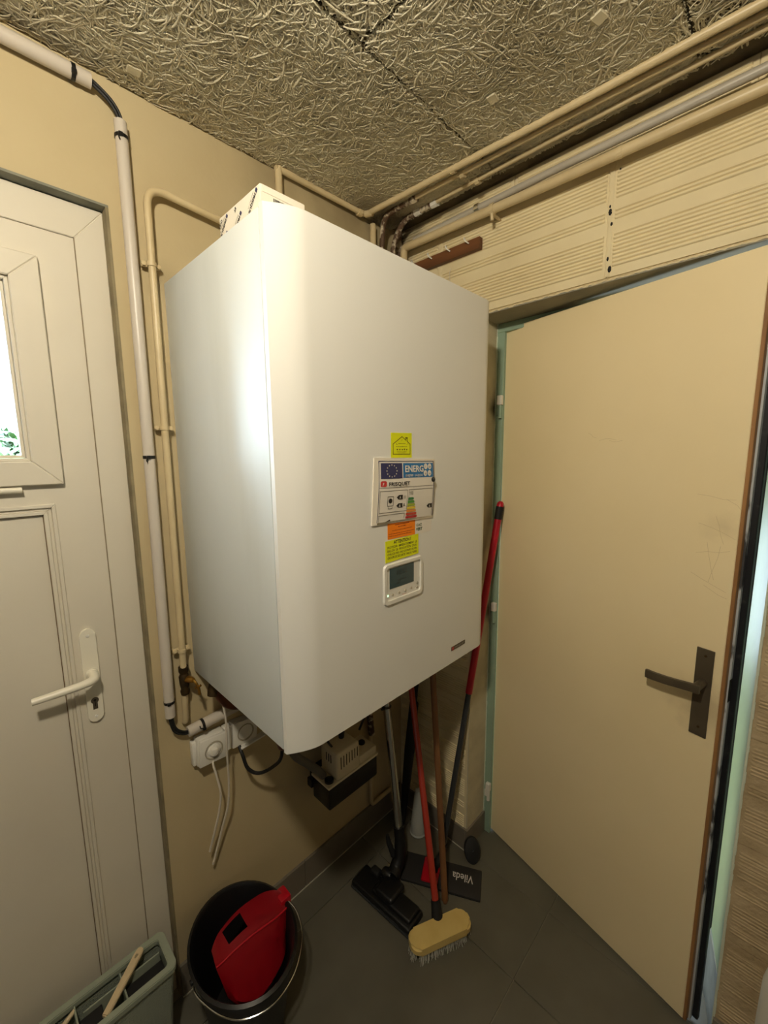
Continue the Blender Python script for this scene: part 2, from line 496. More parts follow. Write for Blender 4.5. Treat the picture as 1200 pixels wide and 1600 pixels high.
# ================================================================== SETTING
# ---------------- floor of 60 cm tiles
fl = thing('floor', 'grey square stone-look tiles with thin pale joints', None, (-1.4, -1.6, 0), kind='structure')
bm = nb(); box(bm, (-3.2, -3.2, -0.06), (0.0, 0.0, -0.0045)); box(bm, (0, -1.15, -0.06), (0.35, -0.358, -0.0045)); box(bm, (-2.0, 0, -0.14), (-0.95, 0.22, -0.001))
obj('grout_bed', bm, M['grout'], fl)
xs = [-3.2, -2.66, -2.06, -1.46, -0.86, -0.26, 0.34]
ys = [0.0, -0.11, -0.70, -1.30, -1.90, -2.50, -3.2]
for i in range(len(xs)-1):
    for j in range(len(ys)-1):
        x0, x1 = xs[i] + .0012, xs[i+1] - .0012
        y1, y0 = ys[j] - .0012, ys[j+1] + .0012
        dz = random.uniform(-0.0004, 0.0)
        pieces = []
        if x1 > 0.0:
            pieces.append((x0, y0, min(x1, -0.001), y1))
            a, b = max(y0, -1.15), min(y1, -0.358)
            if b - a > 0.01: pieces.append((0.0, a, 0.34, b))
        else: pieces.append((x0, y0, x1, y1))
        for (a0, b0, a1, b1) in pieces:
            bm = nb(); box(bm, (a0, b0, -0.012), (a1, b1, dz), 0.0008, 1)
            obj('tile', bm, M['tile'], fl)

# ---------------- left wall (with the white door) : y = 0 .. 0.12
bm = nb()
DX0, DX1, DZ = -1.93, -0.985, 2.165           # opening of the white door
box(bm, (-3.3, 0, -0.05), (DX0, 0.22, 2.6)); box(bm, (DX1, 0, -0.05), (0.3, 0.22, 2.6)); box(bm, (DX0, 0, DZ), (DX1, 0.22, 2.6))
wl = obj('wall_left', bm, M['wall'], None, origin=(-1.5, 0, 0)); tag(wl, 'cream painted plaster wall that carries the white boiler', kind='structure')
bm = nb()   # painted strips lining the opening
box(bm, (DX0, -0.0015, DZ - 0.002), (DX1 + 0.003, 0.14, DZ + 0.003))
tr = obj('trim_1', bm, M['greytrim'], None); tag(tr, 'grey green painted strip lining the top of the white door opening', kind='structure')
bm = nb()
box(bm, (DX1 - 0.003, -0.0012, 0.0), (DX1 + 0.003, 0.14, DZ - 0.002))
tr = obj('trim_2', bm, M['olivetrim'], None); tag(tr, 'narrow dull olive strip between white door and plaster wall', kind='structure')
bm = nb()
box(bm, (DX0 - 0.003, -0.0012, 0.0), (DX0 + 0.003, 0.14, DZ - 0.002))
tr = obj('trim_3', bm, M['olivetrim'], None); tag(tr, 'dull olive strip on the hinge side of the white door', kind='structure')

# ---------------- far walls of the room
bm = nb(); box(bm, (-3.4, -3.4, -0.05), (-3.2, 0.22, 2.6)); o = obj('wall_back', bm, M['farwall'], None); tag(o, 'plain cream plaster wall behind the viewer', kind='structure')
bm = nb(); box(bm, (-3.4, -3.4, -0.05), (0.3, -3.2, 2.6)); o = obj('wall_front', bm, M['farwall'], None); tag(o, 'plain cream wall closing the room', kind='structure')

# ---------------- right wall: ribbed hollow blocks, painted
OY0, OY1, OZ = -1.150, -0.358, 2.066          # opening of the yellowed door
wr = thing('wall_right', 'ribbed cream painted hollow block wall around the yellowed door', None, (0, -1.2, 0), kind='structure')
bm = nb()
FX = 0.0035
for (y0, y1, z0, z1) in ((OY1, 0.0, -0.05, 2.6), (-3.2, OY0, -0.05, 2.6), (OY0, OY1, OZ, 2.6)):
    box(bm, (FX, y0, z0), (0.13, y1, z1))
obj('backing', bm, M['rawblock'], wr)
bm = nb()
box(bm, (0.13, OY1 + 0.0, -0.05), (0.30, 0.0, 2.6)); box(bm, (0.13, -3.2, -0.05), (0.30, OY0, 2.6)); box(bm, (0.13, OY0, OZ), (0.30, OY1, 2.6))
obj('masonry', bm, M['rawblock'], wr)
bm = nb(); box(bm, (0.0, OY1 - 0.0035, 0.0), (0.13, OY1 + 0.001, OZ)); obj('jamb_reveal', bm, M['reveal'], wr)
bm = nb(); box(bm, (0.001, OY0, OZ - 0.004), (0.13, OY1, OZ + 0.001)); obj('soffit', bm, M['soffit'], wr)
# ragged arris along the soffit edge
bm = nb()
pe = []
y = OY0
while y < OY1 + .001:
    pe.append((0.0015 + random.uniform(-.001, .001), y, OZ + 0.001 + random.uniform(-.0016, .0010))); y += 0.0075
tube(bm, pe, [random.uniform(.0014, .0030) for _ in pe], 6)
obj('rough_edge', bm, M['blockpaint'], wr, kind='stuff')

CH = 0.2905
RD = 0.0042
def block_bm(y0, y1, z0, z1, zc, e0=True, e1=True):
    """one ribbed block face between y0..y1, z0..z1; zc = bottom of its course"""
    bm = nb()
    prof = [(z0, 0.0)]
    ribs = [0.029 + 0.0097*k for k in range(9)] + [0.146, 0.1555, 0.165] + [0.197 + 0.0097*k for k in range(8)]
    for r in ribs:
        zz = zc + r
        if zz - 0.005 > z0 + 0.002 and zz + 0.005 < z1 - 0.002:
            prof += [(zz - 0.0042, 0.0), (zz - 0.0018, -RD), (zz + 0.0012, -RD), (zz + 0.0036, 0.0)]
    prof.append((z1, 0.0))
    g = 0.0012
    prof[0] = (z0 + g, 0.0); prof[-1] = (z1 - g, 0.0)
    m0 = 0.014 if e0 else 0.0; m1 = 0.014 if e1 else 0.0
    ys_ = [y0 + (g if e0 else 0), y0 + m0 + (0.001 if not e0 else 0), y1 - m1 - (0.001 if not e1 else 0), y1 - (g if e1 else 0)]
    cols = []
    for i, yy in enumerate(ys_):
        amp = 1.0
        if (i == 0 and e0) or (i == 3 and e1): amp = 0.0
        cols.append([bm.verts.new((p[1]*amp, yy + (0.003 if i == 1 else -0.003 if i == 2 else 0) * 0, p[0])) for p in prof])
    # flat ends, ribs rise over 3 mm
    for i, s, e in ((0, e0, 1), (3, e1, -1)):
        pass
    extra = []
    if e0: extra.append((0, 1))
    if e1: extra.append((2, 3))
    for a, b in ((0, 1), (1, 2), (2, 3)):
        A, B = cols[a], cols[b]
        if (a, b) in extra:
            # insert a flat column just beside the rib ends
            src = B if a == 0 else A
            yy = src[0].co.y + (-0.003 if a == 0 else 0.003)
            Mx = [bm.verts.new((0.0, yy, v.co.z)) for v in src]
            seq = [A, Mx, B]
        else: seq = [A, B]
        for s0, s1 in zip(seq[:-1], seq[1:]):
            for k in range(len(prof)-1):
                bm.faces.new((s0[k], s0[k+1], s1[k+1], s1[k]))
    # back rim so that joints read as recesses
    edge = [e for e in bm.edges if len(e.link_faces) == 1]
    r = bmesh.ops.extrude_edge_only(bm, edges=edge)
    for v in [q for q in r['geom'] if isinstance(q, bmesh.types.BMVert)]: v.co.x = 0.0045
    return bm

courses = []
z = 2.072 - CH * 8
k = 0
while z < 2.45:
    courses.append((z, k)); z += CH; k += 1
BW = 0.558
for (zc, k) in courses:
    z0, z1 = max(zc, 0.0), min(zc + CH, 2.443)
    if z1 - z0 < 0.02: continue
    off = -0.199 if k % 2 == 0 else -0.478
    joints = [0.0] + [off - BW*i for i in range(-1, 6)]
    joints = sorted({j for j in joints if j <= 0.0 and j > -2.3} | {-2.3, 0.0}, reverse=True)
    for a, b in zip(joints[:-1], joints[1:]):
        segs = []
        if z0 >= OZ - 0.001: segs = [(b, a, z0, z1)]
        else:
            zt = min(z1, OZ) if z1 > OZ else z1
            if a > OY1: segs.append((max(b, OY1), a, z0, zt))
            if b < OY0: segs.append((b, min(a, OY0), z0, zt))
            if z1 > OZ + .004: segs.append((b, a, OZ, z1))
        for (y0, y1, q0, q1) in segs:
            if y1 - y0 < 0.03 or q1 - q0 < 0.012: continue
            bmx = block_bm(y0, y1, q0, q1, zc)
            if y1 <= OY0 + .01:
                for v in bmx.verts:
                    if v.co.x < 0: v.co.x *= random.uniform(.05, .5)
            obj('block', bmx, M['wornblock'] if y1 <= OY0 + .01 else M['blockpaint'], wr)
# chipped holes in a joint
for (y, z, r) in ((-0.757, 2.236, .006), (-0.762, 2.205, .004), (-0.758, 2.12, .004), (-0.764, 2.093, .006), (-0.756, 2.25, .003), (-0.775, 2.33, .003)):
    bm = nb(); lathe(bm, [(0, -0.0038), (r*.7, -0.0036), (r, -.002), (r*.8, .002), (0, .003)], (0, y, z), (1, 0, 0), 7, sx=0.8, sy=1.5)
    obj('chipped_hole', bm, M['darkgap'], wr)
# smeared mortar over the vertical joint
bm = nb()
for (yc, za, zb) in ((-0.757, 2.075, 2.354), (-0.199, 2.21, 2.354)):
    cols_ = [-1.0, -.6, -.2, .2, .6, 1.0]; prev = None; wob = 0.0; wd_ = .011
    for k in range(46):
        zz = za + (zb - za)*k/45
        wob = wob*.7 + random.uniform(-.0022, .0022); wd_ = min(.0155, max(.008, wd_ + random.uniform(-.0018, .0018)))
        row = [bm.verts.new((.0012 if abs(c) == 1 else -.0008 - random.uniform(0, .0016) - .0008*(1 - c*c), yc + wob + c*wd_, zz)) for c in cols_]
        if prev:
            for a_ in range(5): bm.faces.new((prev[a_], prev[a_+1], row[a_+1], row[a_]))
        prev = row
obj('mortar_smear', bm, M['blockpaint'], wr, smooth=True, kind='stuff')

# ---------------- skirting tiles
sk = thing('baseboard_left', 'grey tiled skirting below the boiler', None, (-0.5, 0, 0), kind='structure')
x = -0.0
for (a, b) in ((-0.541, -0.012), (-0.983, -0.543)):
    bm = nb(); box(bm, (a, -0.010, 0.0025), (b, 0.0, 0.108), 0.001, 1); obj('tile', bm, M['skirt'], sk)
bm = nb(); box(bm, (-0.983, -0.0125, 0), (0, -0.002, 0.003)); obj('grout_line', bm, M['groutlight'], sk)
sk = thing('baseboard_right', 'grey tiled skirting on the ribbed wall', None, (0, -0.2, 0), kind='structure')
bm = nb(); box(bm, (-0.010, -0.358, 0.0025), (0.0, -0.012, 0.094), 0.001, 1); obj('tile', bm, M['skirt'], sk)
bm = nb(); box(bm, (-0.0125, -0.362, 0), (-0.002, 0, 0.003)); obj('grout_line', bm, M['groutlight'], sk)
bm = nb(); box(bm, (-0.010, -0.3685, 0.0025), (0.128, -0.3585, 0.094), 0.001, 1); obj('tile', bm, M['skirt'], sk)
bm = nb(); box(bm, (-0.010, -2.3, 0.0025), (0.0, -1.152, 0.075), 0.001, 1); obj('tile', bm, M['skirt'], sk)

# ---------------- ceiling: slab + wood-wool boards
ce = thing('ceiling', 'painted wood wool boards on a concrete slab', None, (-1.4, -1.6, 2.44), kind='structure')
bm = nb(); box(bm, (-3.4, -3.4, 2.446), (0.3, 0.2, 2.62)); obj('slab', bm, M['concrete'], ce)

def strands(x0, y0, x1, y1, n, seed):
    """curled wood shavings lying under a board: arched ribbons, numpy-built"""
    rng = np.random.default_rng(seed)
    S = 11
    L = rng.uniform(0.025, 0.15, n)
    cx = rng.uniform(x0, x1, n); cy = rng.uniform(y0, y1, n)
    th = rng.uniform(0, 2*np.pi, n)
    kap = rng.normal(0, 17.0, n); kap2 = rng.normal(0, 420, n)
    s = np.linspace(-0.5, 0.5, S)[None, :] * L[:, None]
    ang = th[:, None] + kap[:, None]*s + kap2[:, None]*s*s
    ds = (L / (S-1))[:, None]
    px = np.cumsum(np.cos(ang)*ds, 1); py = np.cumsum(np.sin(ang)*ds, 1)
    px = px - px[:, S//2:S//2+1] + cx[:, None]; py = py - py[:, S//2:S//2+1] + cy[:, None]
    h = rng.uniform(0.0, 0.010, n)[:, None] + 0.0014*np.sin(s*rng.uniform(30, 90, n)[:, None] + rng.uniform(0, 6, n)[:, None])
    w = rng.uniform(0.0009, 0.0021, n)[:, None]
    tilt = rng.normal(0, 0.35, n)[:, None]
    nx, ny = -np.sin(ang), np.cos(ang)
    zb = 2.4405 - h
    V = np.zeros((n, S, 3, 3))
    for j, (o, dz) in enumerate(((-1, 0.0014), (0, -0.0004), (1, 0.0014))):
        V[:, :, j, 0] = px + nx*w*o
        V[:, :, j, 1] = py + ny*w*o
        V[:, :, j, 2] = zb + dz + tilt*w*o
    ok = np.ones((n, S-1), bool)
    X, Y = px, py
    inside = (X > x0-.003) & (X < x1+.003) & (Y > y0-.003) & (Y < y1+.003)
    ok = inside[:, :-1] & inside[:, 1:]
    idx = np.arange(n*S*3).reshape(n, S, 3)
    quads = []
    for j in (0, 1):
        q = np.stack([idx[:, :-1, j], idx[:, 1:, j], idx[:, 1:, j+1], idx[:, :-1, j+1]], -1)
        quads.append(q[ok])
    F = np.concatenate(quads)
    return V.reshape(-1, 3), F

def np_mesh(name, V, F, m, parent, smooth=True):
    used = np.unique(F)
    remap = np.full(len(V), -1, np.int64); remap[used] = np.arange(len(used))
    V = V[used]; F = remap[F]
    base = ORG[parent.name]
    V = V - np.array(base)[None, :]
    me = bpy.data.meshes.new(name)
    me.vertices.add(len(V)); me.vertices.foreach_set('co', V.astype(np.float32).ravel())
    k = F.shape[1]
    me.loops.add(F.size); me.loops.foreach_set('vertex_index', F.astype(np.int32).ravel())
    me.polygons.add(len(F)); me.polygons.foreach_set('loop_start', np.arange(0, F.size, k, dtype=np.int32))
    me.polygons.foreach_set('loop_total', np.full(len(F), k, np.int32))
    me.update(calc_edges=True)
    me.polygons.foreach_set('use_smooth', np.full(len(F), smooth))
    me.materials.append(m)
    o = bpy.data.objects.new(name, me); COL.objects.link(o); o.parent = parent
    ORG[o.name] = base
    return o

boards = [(-1.25, -0.4545, -0.054, -0.002), (-2.45, -0.4545, -1.253, -0.002),
          (-0.6155, -0.9385, -0.054, -0.4575), (-1.82, -0.9385, -0.6185, -0.4575),
          (-1.2, -1.44, -0.054, -0.9415), (-2.4, -1.44, -1.203, -0.9415),
          (-1.5, -1.94, -0.054, -1.443), (-3.2, -1.94, -1.503, -1.443), (-3.2, -3.2, -0.054, -1.943)]
seen = {0: 19000, 1: 2000, 2: 11500, 3: 7500, 4: 6000}
for i, (a, b, c, d) in enumerate(boards):
    bm = nb(); box(bm, (a + .0015, b + .0015, 2.4385), (c - .0015, d - .0015, 2.4475))
    bd = obj('ceiling_board', bm, M['boardback'], ce)
    if i in seen:
        V, F = strands(max(a, -1.35) + .002, b + .002, c - .002, d - .002, seen[i], 11 + i)
        so = np_mesh('wood_wool', V, F, M['woodwool'], bd)
        so['kind'] = 'stuff'
# small filler squares over the fixings
for (x, y) in ((-0.333, -0.82), (-0.312, -0.58), (-0.925, -0.066)):
    bm = nb(); a = random.uniform(-.3, .3)
    box(bm, (x-.014, y-.012, 2.4285), (x+.014, y+.012, 2.4330), .002, 1, rot=Matrix.Rotation(a, 3, 'Z'), piv=(x, y, 2.43))
    obj('fixing_cap', bm, M['woodwool'], ce)

# ================================================================== WHITE DOOR (door_1)
d1 = thing('door_1', 'white panelled outer door with a small window and lever handle', None, ((DX0+DX1)/2, 0.03, 0), kind='structure')
Y0 = 0.028      # face of the frame
def miter(bm, x0, z0, x1, z1, w, ya, yb, sides='LRTB', ch=0.003):
    """mitred rectangular frame, outer rect x0..x1, z0..z1, member width w; front at ya (nearer the room), back yb"""
    O = [(x0, z0), (x1, z0), (x1, z1), (x0, z1)]
    I = [(x0+w, z0+w), (x1-w, z0+w), (x1-w, z1-w), (x0+w, z1-w)]
    names = 'BRTL'
    for i in range(4):
        if names[i] not in sides: continue
        j = (i+1) % 4
        g = 0.0004
        q = [O[i], O[j], I[j], I[i]]
        cxm = sum(p[0] for p in q)/4; czm = sum(p[1] for p in q)/4
        q = [(p[0] + (g if cxm > p[0] else -g)*0, p[1]) for p in q]
        prism(bm, q, (0, yb, 0), (1,0,0), (0,0,1), (0,-1,0), yb - ya)
def member(poly, ya, yb, bev=0.0015):
    bm = nb(); flat(bm, poly, yb, yb - ya)
    bmesh.ops.bevel(bm, geom=[e for e in bm.edges], offset=bev, segments=1, affect='EDGES')
    return bm
def mitred_parts(name, x0, z0, x1, z1, w, ya, yb, m, par, sides='BRTL', bev=0.0015, foot=False, wt=None):
    O = [(x0, z0), (x1, z0), (x1, z1), (x0, z1)]
    I = [(x0+w, z0+w), (x1-w, z0+w), (x1-w, z1-w), (x0+w, z1-w)]
    if wt: I[2] = (x1-w, z1-wt); I[3] = (x0+w, z1-wt)
    if foot: I[0] = (x0+w, z0); I[1] = (x1-w, z0)
    for i, s in enumerate('BRTL'):
        if s not in sides: continue
        j = (i+1) % 4
        obj(name, member([O[i], O[j], I[j], I[i]], ya, yb, bev), m, par)
FX0, FX1, FZ1 = DX0 + .003, DX1 - .003, DZ - .004
mitred_parts('frame_member', FX0, 0.0, FX1, FZ1, 0.060, Y0 - .001, 0.09, M['upvc'], d1, 'RTL', foot=True, wt=0.072)
LX0, LX1, LZ1 = FX0 + .0602, FX1 - .0602, FZ1 - .0722
# leaf stiles and rails: outer band then cassette window and lower panel openings
WX0, WX1, WZ0, WZ1 = LX0 + .070, LX1 - .070, 1.545, LZ1 - .062
yL = Y0 + 0.004
bm = nb()
PX0, PX1, PZ0, PZ1 = WX0 + 0.006, -1.137, 0.12, 1.500
stile_in = PX1
def slab(poly):
    flat(bm, poly, 0.085, 0.085 - yL)
slab([(LX0, 0.01), (PX0, 0.01), (PX0, LZ1), (LX0, LZ1)])
slab([(PX1, 0.01), (LX1, 0.01), (LX1, LZ1), (PX1, LZ1)])
slab([(PX0, 0.01), (PX1, 0.01), (PX1, PZ0), (PX0, PZ0)])
slab([(PX0, PZ1), (PX1, PZ1), (PX1, WZ0 + .05), (PX0, WZ0 + .05)])
slab([(PX0, WZ1 - .05), (PX1, WZ1 - .05), (PX1, LZ1), (PX0, LZ1)])
obj('leaf', bm, M['upvc'], d1)
# dark seams: leaf against frame, and a mitre seam across the corners
bm = nb()
box(bm, (LX1 - .0004, Y0 - .0012, 0.0), (LX1 + .0008, Y0 + .01, LZ1))
obj('seam', bm, M['upvcdirt'], d1)
bm = nb(); box(bm, (LX0 - .0008, Y0 - .0012, 0), (LX0 + .0004, Y0 + .01, LZ1)); obj('seam', bm, M['upvcdirt'], d1)
# opening window cassette: mitred, proud of the leaf
mitred_parts('window_sash', WX0, WZ0, WX1, WZ1, 0.052, Y0 - .012, 0.07, M['upvc'], d1, 'BRTL', 0.002)
GX0, GX1, GZ0, GZ1 = WX0 + .052, WX1 - .052, WZ0 + .052, WZ1 - .052
mitred_parts('glazing_bead', GX0, GZ0, GX1, GZ1, 0.007, Y0 - .004, 0.06, M['upvc'], d1, 'BRTL', 0.001)
mitred_parts('glazing_bead', GX0+.0075, GZ0+.0075, GX1-.0075, GZ1-.0075, 0.006, Y0 + .006, 0.06, M['upvc'], d1, 'BRTL', 0.001)
bm = nb(); box(bm, (GX0 + .010, 0.050, GZ0 + .010), (GX1 - .010, 0.053, GZ1 - .010)); obj('pane', bm, M['glass'], d1)
# lower panel with stepped moulding
for (inset, w, ya) in ((0.0, 0.008, yL - .004), (0.008, 0.007, yL + .001), (0.015, 0.008, yL - .002)):
    mitred_parts('moulding', PX0 + inset, PZ0 + inset, PX1 - inset, PZ1 - inset, w, ya, 0.07, M['upvc'], d1, 'BRTL', 0.0012)
bm = nb(); box(bm, (PX0 + .023, yL + .007, PZ0 + .023), (PX1 - .023, 0.07, PZ1 - .023)); obj('lower_panel', bm, M['upvc'], d1)
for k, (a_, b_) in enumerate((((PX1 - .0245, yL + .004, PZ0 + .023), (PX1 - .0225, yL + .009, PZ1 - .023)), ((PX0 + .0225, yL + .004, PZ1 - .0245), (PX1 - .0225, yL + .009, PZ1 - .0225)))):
    bm = nb(); box(bm, a_, b_); obj('dark_line', bm, M['panelline'], d1)  # thin dark brown strips along the right and top of the lower panel
# small friction hinge cover under the sash
bm = nb(); tube(bm, [(-1.262, Y0 - .008, 1.536), (-1.192, Y0 - .008, 1.536)], 0.0065, 12); obj('hinge_cover', bm, M['handlewhite'], d1, smooth=True)
# lever handle on a long plate
hx = -1.1075
bm = nb(); flat(bm, rrect(hx - .0165, 0.948, hx + .0165, 1.192, .0162, 8), yL, .008)
bmesh.ops.bevel(bm, geom=[e for e in bm.edges], offset=.0015, segments=1, affect='EDGES')
pl = obj('handle_plate', bm, M['handlewhite'], d1, smooth=True)
bm = nb()
for z_ in (1.174, 0.963):
    bm = nb(); lathe(bm, [(0, .0105), (.0036, .0095), (.004, .0075), (.004, .004)], (hx, yL, z_), (0, -1, 0), 12); obj('screw', bm, M['plasticwhite'], pl, smooth=True)
bm = nb(); flat(bm, circ(hx, 1.005, .0082, 16), yL - .0078, .0012); flat(bm, [(hx-.005, .982), (hx+.005, .982), (hx+.005, 1.003), (hx-.005, 1.003)], yL - .0078, .0011)
obj('keyhole', bm, M['bronze'], pl)
bm = nb(); flat(bm, circ(hx, 1.006, .003, 10), yL - .009, .0004); flat(bm, [(hx-.0009, .990), (hx+.0009, .990), (hx+.0009, 1.006), (hx-.0009, 1.006)], yL - .009, .0004)
obj('key_slot', bm, M['darkgap'], pl)
bm = nb()
lathe(bm, [(0.0135, 0.0075), (0.0135, 0.012), (0.012, 0.0135), (0.0, 0.014)], (hx, yL, 1.076), (0, -1, 0), 20)
pth = bez([(hx, yL - .010, 1.076), (hx, yL - .035, 1.076), (hx - .008, yL - .048, 1.076), (hx - .03, yL - .052, 1.075), (hx - .075, yL - .050, 1.073), (hx - .118, yL - .046, 1.071)], 30)
rr = [0.0105]*8 + [0.0105 - 0.0028*(i/(len(pth)-9)) for i in range(len(pth)-8)]
tube(bm, pth, rr, 14, True, squash=None)
obj('lever', bm, M['handlewhite'], d1, smooth=True)
# lock bolts in the far jamb and sill
bm = nb(); box(bm, (DX0 - .01, 0.03, -0.03), (DX1 + .01, 0.2, 0.012)); obj('sill', bm, M['galv'], d1)

# ================================================================== OUTSIDE (seen through the small window)
bm = nb(); box(bm, (-14, 0.22, -0.3), (14, 20, -0.12)); o = obj('ground', bm, M['gravel'], None); tag(o, 'pale gravel yard outside the door', kind='structure')
hs = thing('neighbour_house', 'pale rendered house front seen through the door window', 'house', (0.0, 8.0, -0.12))
bm = nb(); box(bm, (-6, 8.0, -0.12), (6, 11, 4.5)); obj('wall', bm, M['housewall'], hs)
bm = nb(); box(bm, (-6.3, 7.8, 4.5), (6.3, 11.2, 4.62)); obj('roof', bm, M['shutter'], hs)
bm = nb(); box(bm, (-1.38, 7.93, 2.2), (-0.60, 8.02, 3.7), .01, 1); wf = obj('window', bm, M['shutter'], hs)
bm = nb(); box(bm, (-1.31, 7.92, 2.27), (-0.67, 7.95, 3.63)); obj('pane', bm, M['glassdark'], wf)
for i in range(6):
    bm = nb(); xx = -1.28 + i*.12; tube(bm, [(xx, 7.88, 2.25), (xx, 7.88, 3.66)], .012, 6); obj('bar', bm, M['ironbar'], wf)
def leaf_ball(c, r, n, seed, size=.05):
    rng = np.random.default_rng(seed)
    d = rng.normal(size=(n, 3)); d /= np.linalg.norm(d, axis=1)[:, None]
    p = np.array(c)[None] + d * (r * rng.uniform(.6, 1, n)**.5)[:, None] * np.array([1, 1, .8])[None]
    a = rng.normal(size=(n, 3)); a /= np.linalg.norm(a, axis=1)[:, None]
    b = np.cross(a, d); b /= np.linalg.norm(b, axis=1)[:, None] + 1e-9
    V = np.stack([p - a*size, p + b*size*.5, p + a*size, p - b*size*.5], 1).reshape(-1, 3)
    F = np.arange(n*4).reshape(n, 4)
    return V, F
for i, (x, y, z, r) in enumerate(((-1.10, 3.2, 1.33, .62), (0.35, 3.9, 0.75, .55))):
    sh = thing('bush', ['bright green leafy bush just outside the door window', 'lower green bush further along the yard'][i], 'bush', (x, y, -0.12))
    V, F = leaf_ball((x, y, z), r, 5200, 30 + i)
    fo = np_mesh('foliage', V, F, M['green'], sh, False); fo['kind'] = 'stuff'
    bm = nb(); tube(bm, [(x, y, -0.12), (x + .03, y, z)], [.04, .02], 8); obj('stem', bm, M['wood'], sh)

# ================================================================== YELLOWED DOOR (door_2)
d2 = thing('door_2', 'yellowed flush inner door standing slightly open in a turquoise steel frame', None, (0.145, -0.388, 0), kind='structure')
bm = nb()  # hinge side post and head of the steel frame
box(bm, (0.128, OY1 - .033, 0.0), (0.142, OY1 - .003, OZ - .0345), .0015, 1); box(bm, (0.142, OY1 - .020, 0), (0.19, OY1 - .003, OZ - .0345), .001, 1)
obj('frame_post', bm, M['turq'], d2)
bm = nb()
box(bm, (0.128, OY0 + .003, OZ - .034), (0.142, OY1 - .003, OZ - .004), .0015, 1); box(bm, (0.142, OY0 + .003, OZ - .020), (0.19, OY1 - .003, OZ - .004), .001, 1)
obj('frame_head', bm, M['turq'], d2)
bm = nb()   # splayed steel post on the latch side
prism(bm, [(0.0015, OY0 - .0005), (0.1290, OY0 + .0270), (0.1290, OY0 + .020), (0.150, OY0 + .020), (0.150, OY0 - .0005)], (0, 0, 0.205), (1,0,0), (0,1,0), (0,0,1), OZ - .034 - .205)
obj('frame_post', bm, M['turq'], d2)
bm = nb()
prism(bm, [(-0.004, OY0 - .001), (0.125, OY0 + .0300), (0.150, OY0 + .022), (0.150, OY0 - .001)], (0, 0, 0.0), (1,0,0), (0,1,0), (0,0,1), .205)
bmesh.ops.bevel(bm, geom=bm.edges[:], offset=.002, segments=1, affect='EDGES')
obj('frame_foot', bm, M['galv'], d2, label='bare grey metal foot of the frame, unpainted')
bm = nb()
zz = 0.05
while zz < OZ - .01:
    h = random.uniform(.01, .03)
    box(bm, (-0.0025, OY0 - .0045 - random.uniform(0, .0018), zz), (0.010, OY0 + .0005, zz + h + .002), .001, 1); zz += h
for zz_ in np.arange(0.02, OZ - .01, .018):
    box(bm, (0.124, OY1 - .006 + random.uniform(-.001, .001), zz_), (0.130, OY1 - .002, zz_ + .0185), .0008, 1)
obj('sealant_bead', bm, M['caulk'], d2)
bm = nb(); box(bm, (0.150, OY0 + .0, 0.0), (0.186, OY0 + .037, OZ - .03)); obj('rebate', bm, M['gasket'], d2)
# leaf, turned 13 degrees into the room about the hinge line
ANG = math.radians(13.0)
H = Vector((0.145, -0.388, 0))
Lu = Vector((-math.sin(ANG), -math.cos(ANG), 0))       # along the leaf, hinge -> free edge
Ln = Vector((-math.cos(ANG), math.sin(ANG), 0))        # outwards, to the room
UP = Vector((0, 0, 1))
def LP(u, n, z): return H + Lu*u + Ln*n + UP*z
def lbox(bm, u0, u1, n0, n1, z0, z1, bev=0.0, seg=1):
    vs_ = box(bm, (u0, n0, z0), (u1, n1, z1), bev, seg)
    for v in vs_: v.co = LP(v.co.x, v.co.y, v.co.z)
W2 = 0.724
bm = nb(); lbox(bm, 0.0, W2 - .004, -0.034, 0.0, 0.012, 2.046, .0015); obj('leaf', bm, M['leaf'], d2)
bm = nb(); lbox(bm, W2 - .004, W2 + .004, -0.036, -.0008, 0.012, 2.046, .001); obj('edge_lipping', bm, M['doorwood'], d2)
bm = nb(); lbox(bm, W2 - .004, W2 + .0085, -0.028, -.016, 0.012, 2.044); le = obj('edge_strip', bm, M['palestrip'], d2, label='pale metal strip on the door edge')
bm = nb(); lbox(bm, W2 - .004, W2 + .021, -0.044, -.029, 0.012, 2.046, .002); obj('rebate_lip', bm, M['gasket'], d2)
bm = nb(); lbox(bm, W2 + .0085, W2 + .0091, -.026, -.012, 0.985, 1.045); obj('latch', bm, M['darkgap'], le)
# handle of the yellowed door
bm = nb(); vs_ = box(bm, (0.664, 0.0, 0.872), (0.702, 0.004, 1.110), .001, 1)
for v in vs_: v.co = LP(v.co.x, v.co.y, v.co.z)
hp = obj('handle_plate', bm, M['bronze'], d2)
for zc in (1.092, 0.897):
    bm = nb(); rg = lathe(bm, [(0, .0052), (.0032, .0046), (.0036, .0035)], (0, 0, 0), (0, 1, 0), 10)
    for r_ in rg:
        for v in r_: v.co = LP(0.684 + v.co.x, v.co.y, zc + v.co.z)
    obj('screw', bm, M['brassdark'], hp)
bm = nb()
tube(bm, [LP(0.684, 0.003, 1.020), LP(0.684, 0.052, 1.020)], .0100, 14)
secs = [(0.694, .050, 1.020, .0105), (0.675, .0515, 1.019, .0105), (0.650, .052, 1.0155, .0102), (0.620, .0515, 1.011, .0105), (0.590, .049, 1.0075, .0108), (0.568, .046, 1.006, .0110)]
ring = []
for (u, n, z_, h) in secs:
    ring.append([bm.verts.new(LP(u, n - .0045, z_ - h)), bm.verts.new(LP(u, n + .0035, z_ - h)), bm.verts.new(LP(u, n + .0045, z_)), bm.verts.new(LP(u, n + .0035, z_ + h)), bm.verts.new(LP(u, n - .0045, z_ + h))])
for a, b in zip(ring[:-1], ring[1:]):
    for k in range(5): bm.faces.new((a[k], a[(k+1) % 5], b[(k+1) % 5], b[k]))
bm.faces.new(ring[0][::-1]); bm.faces.new(ring[-1])
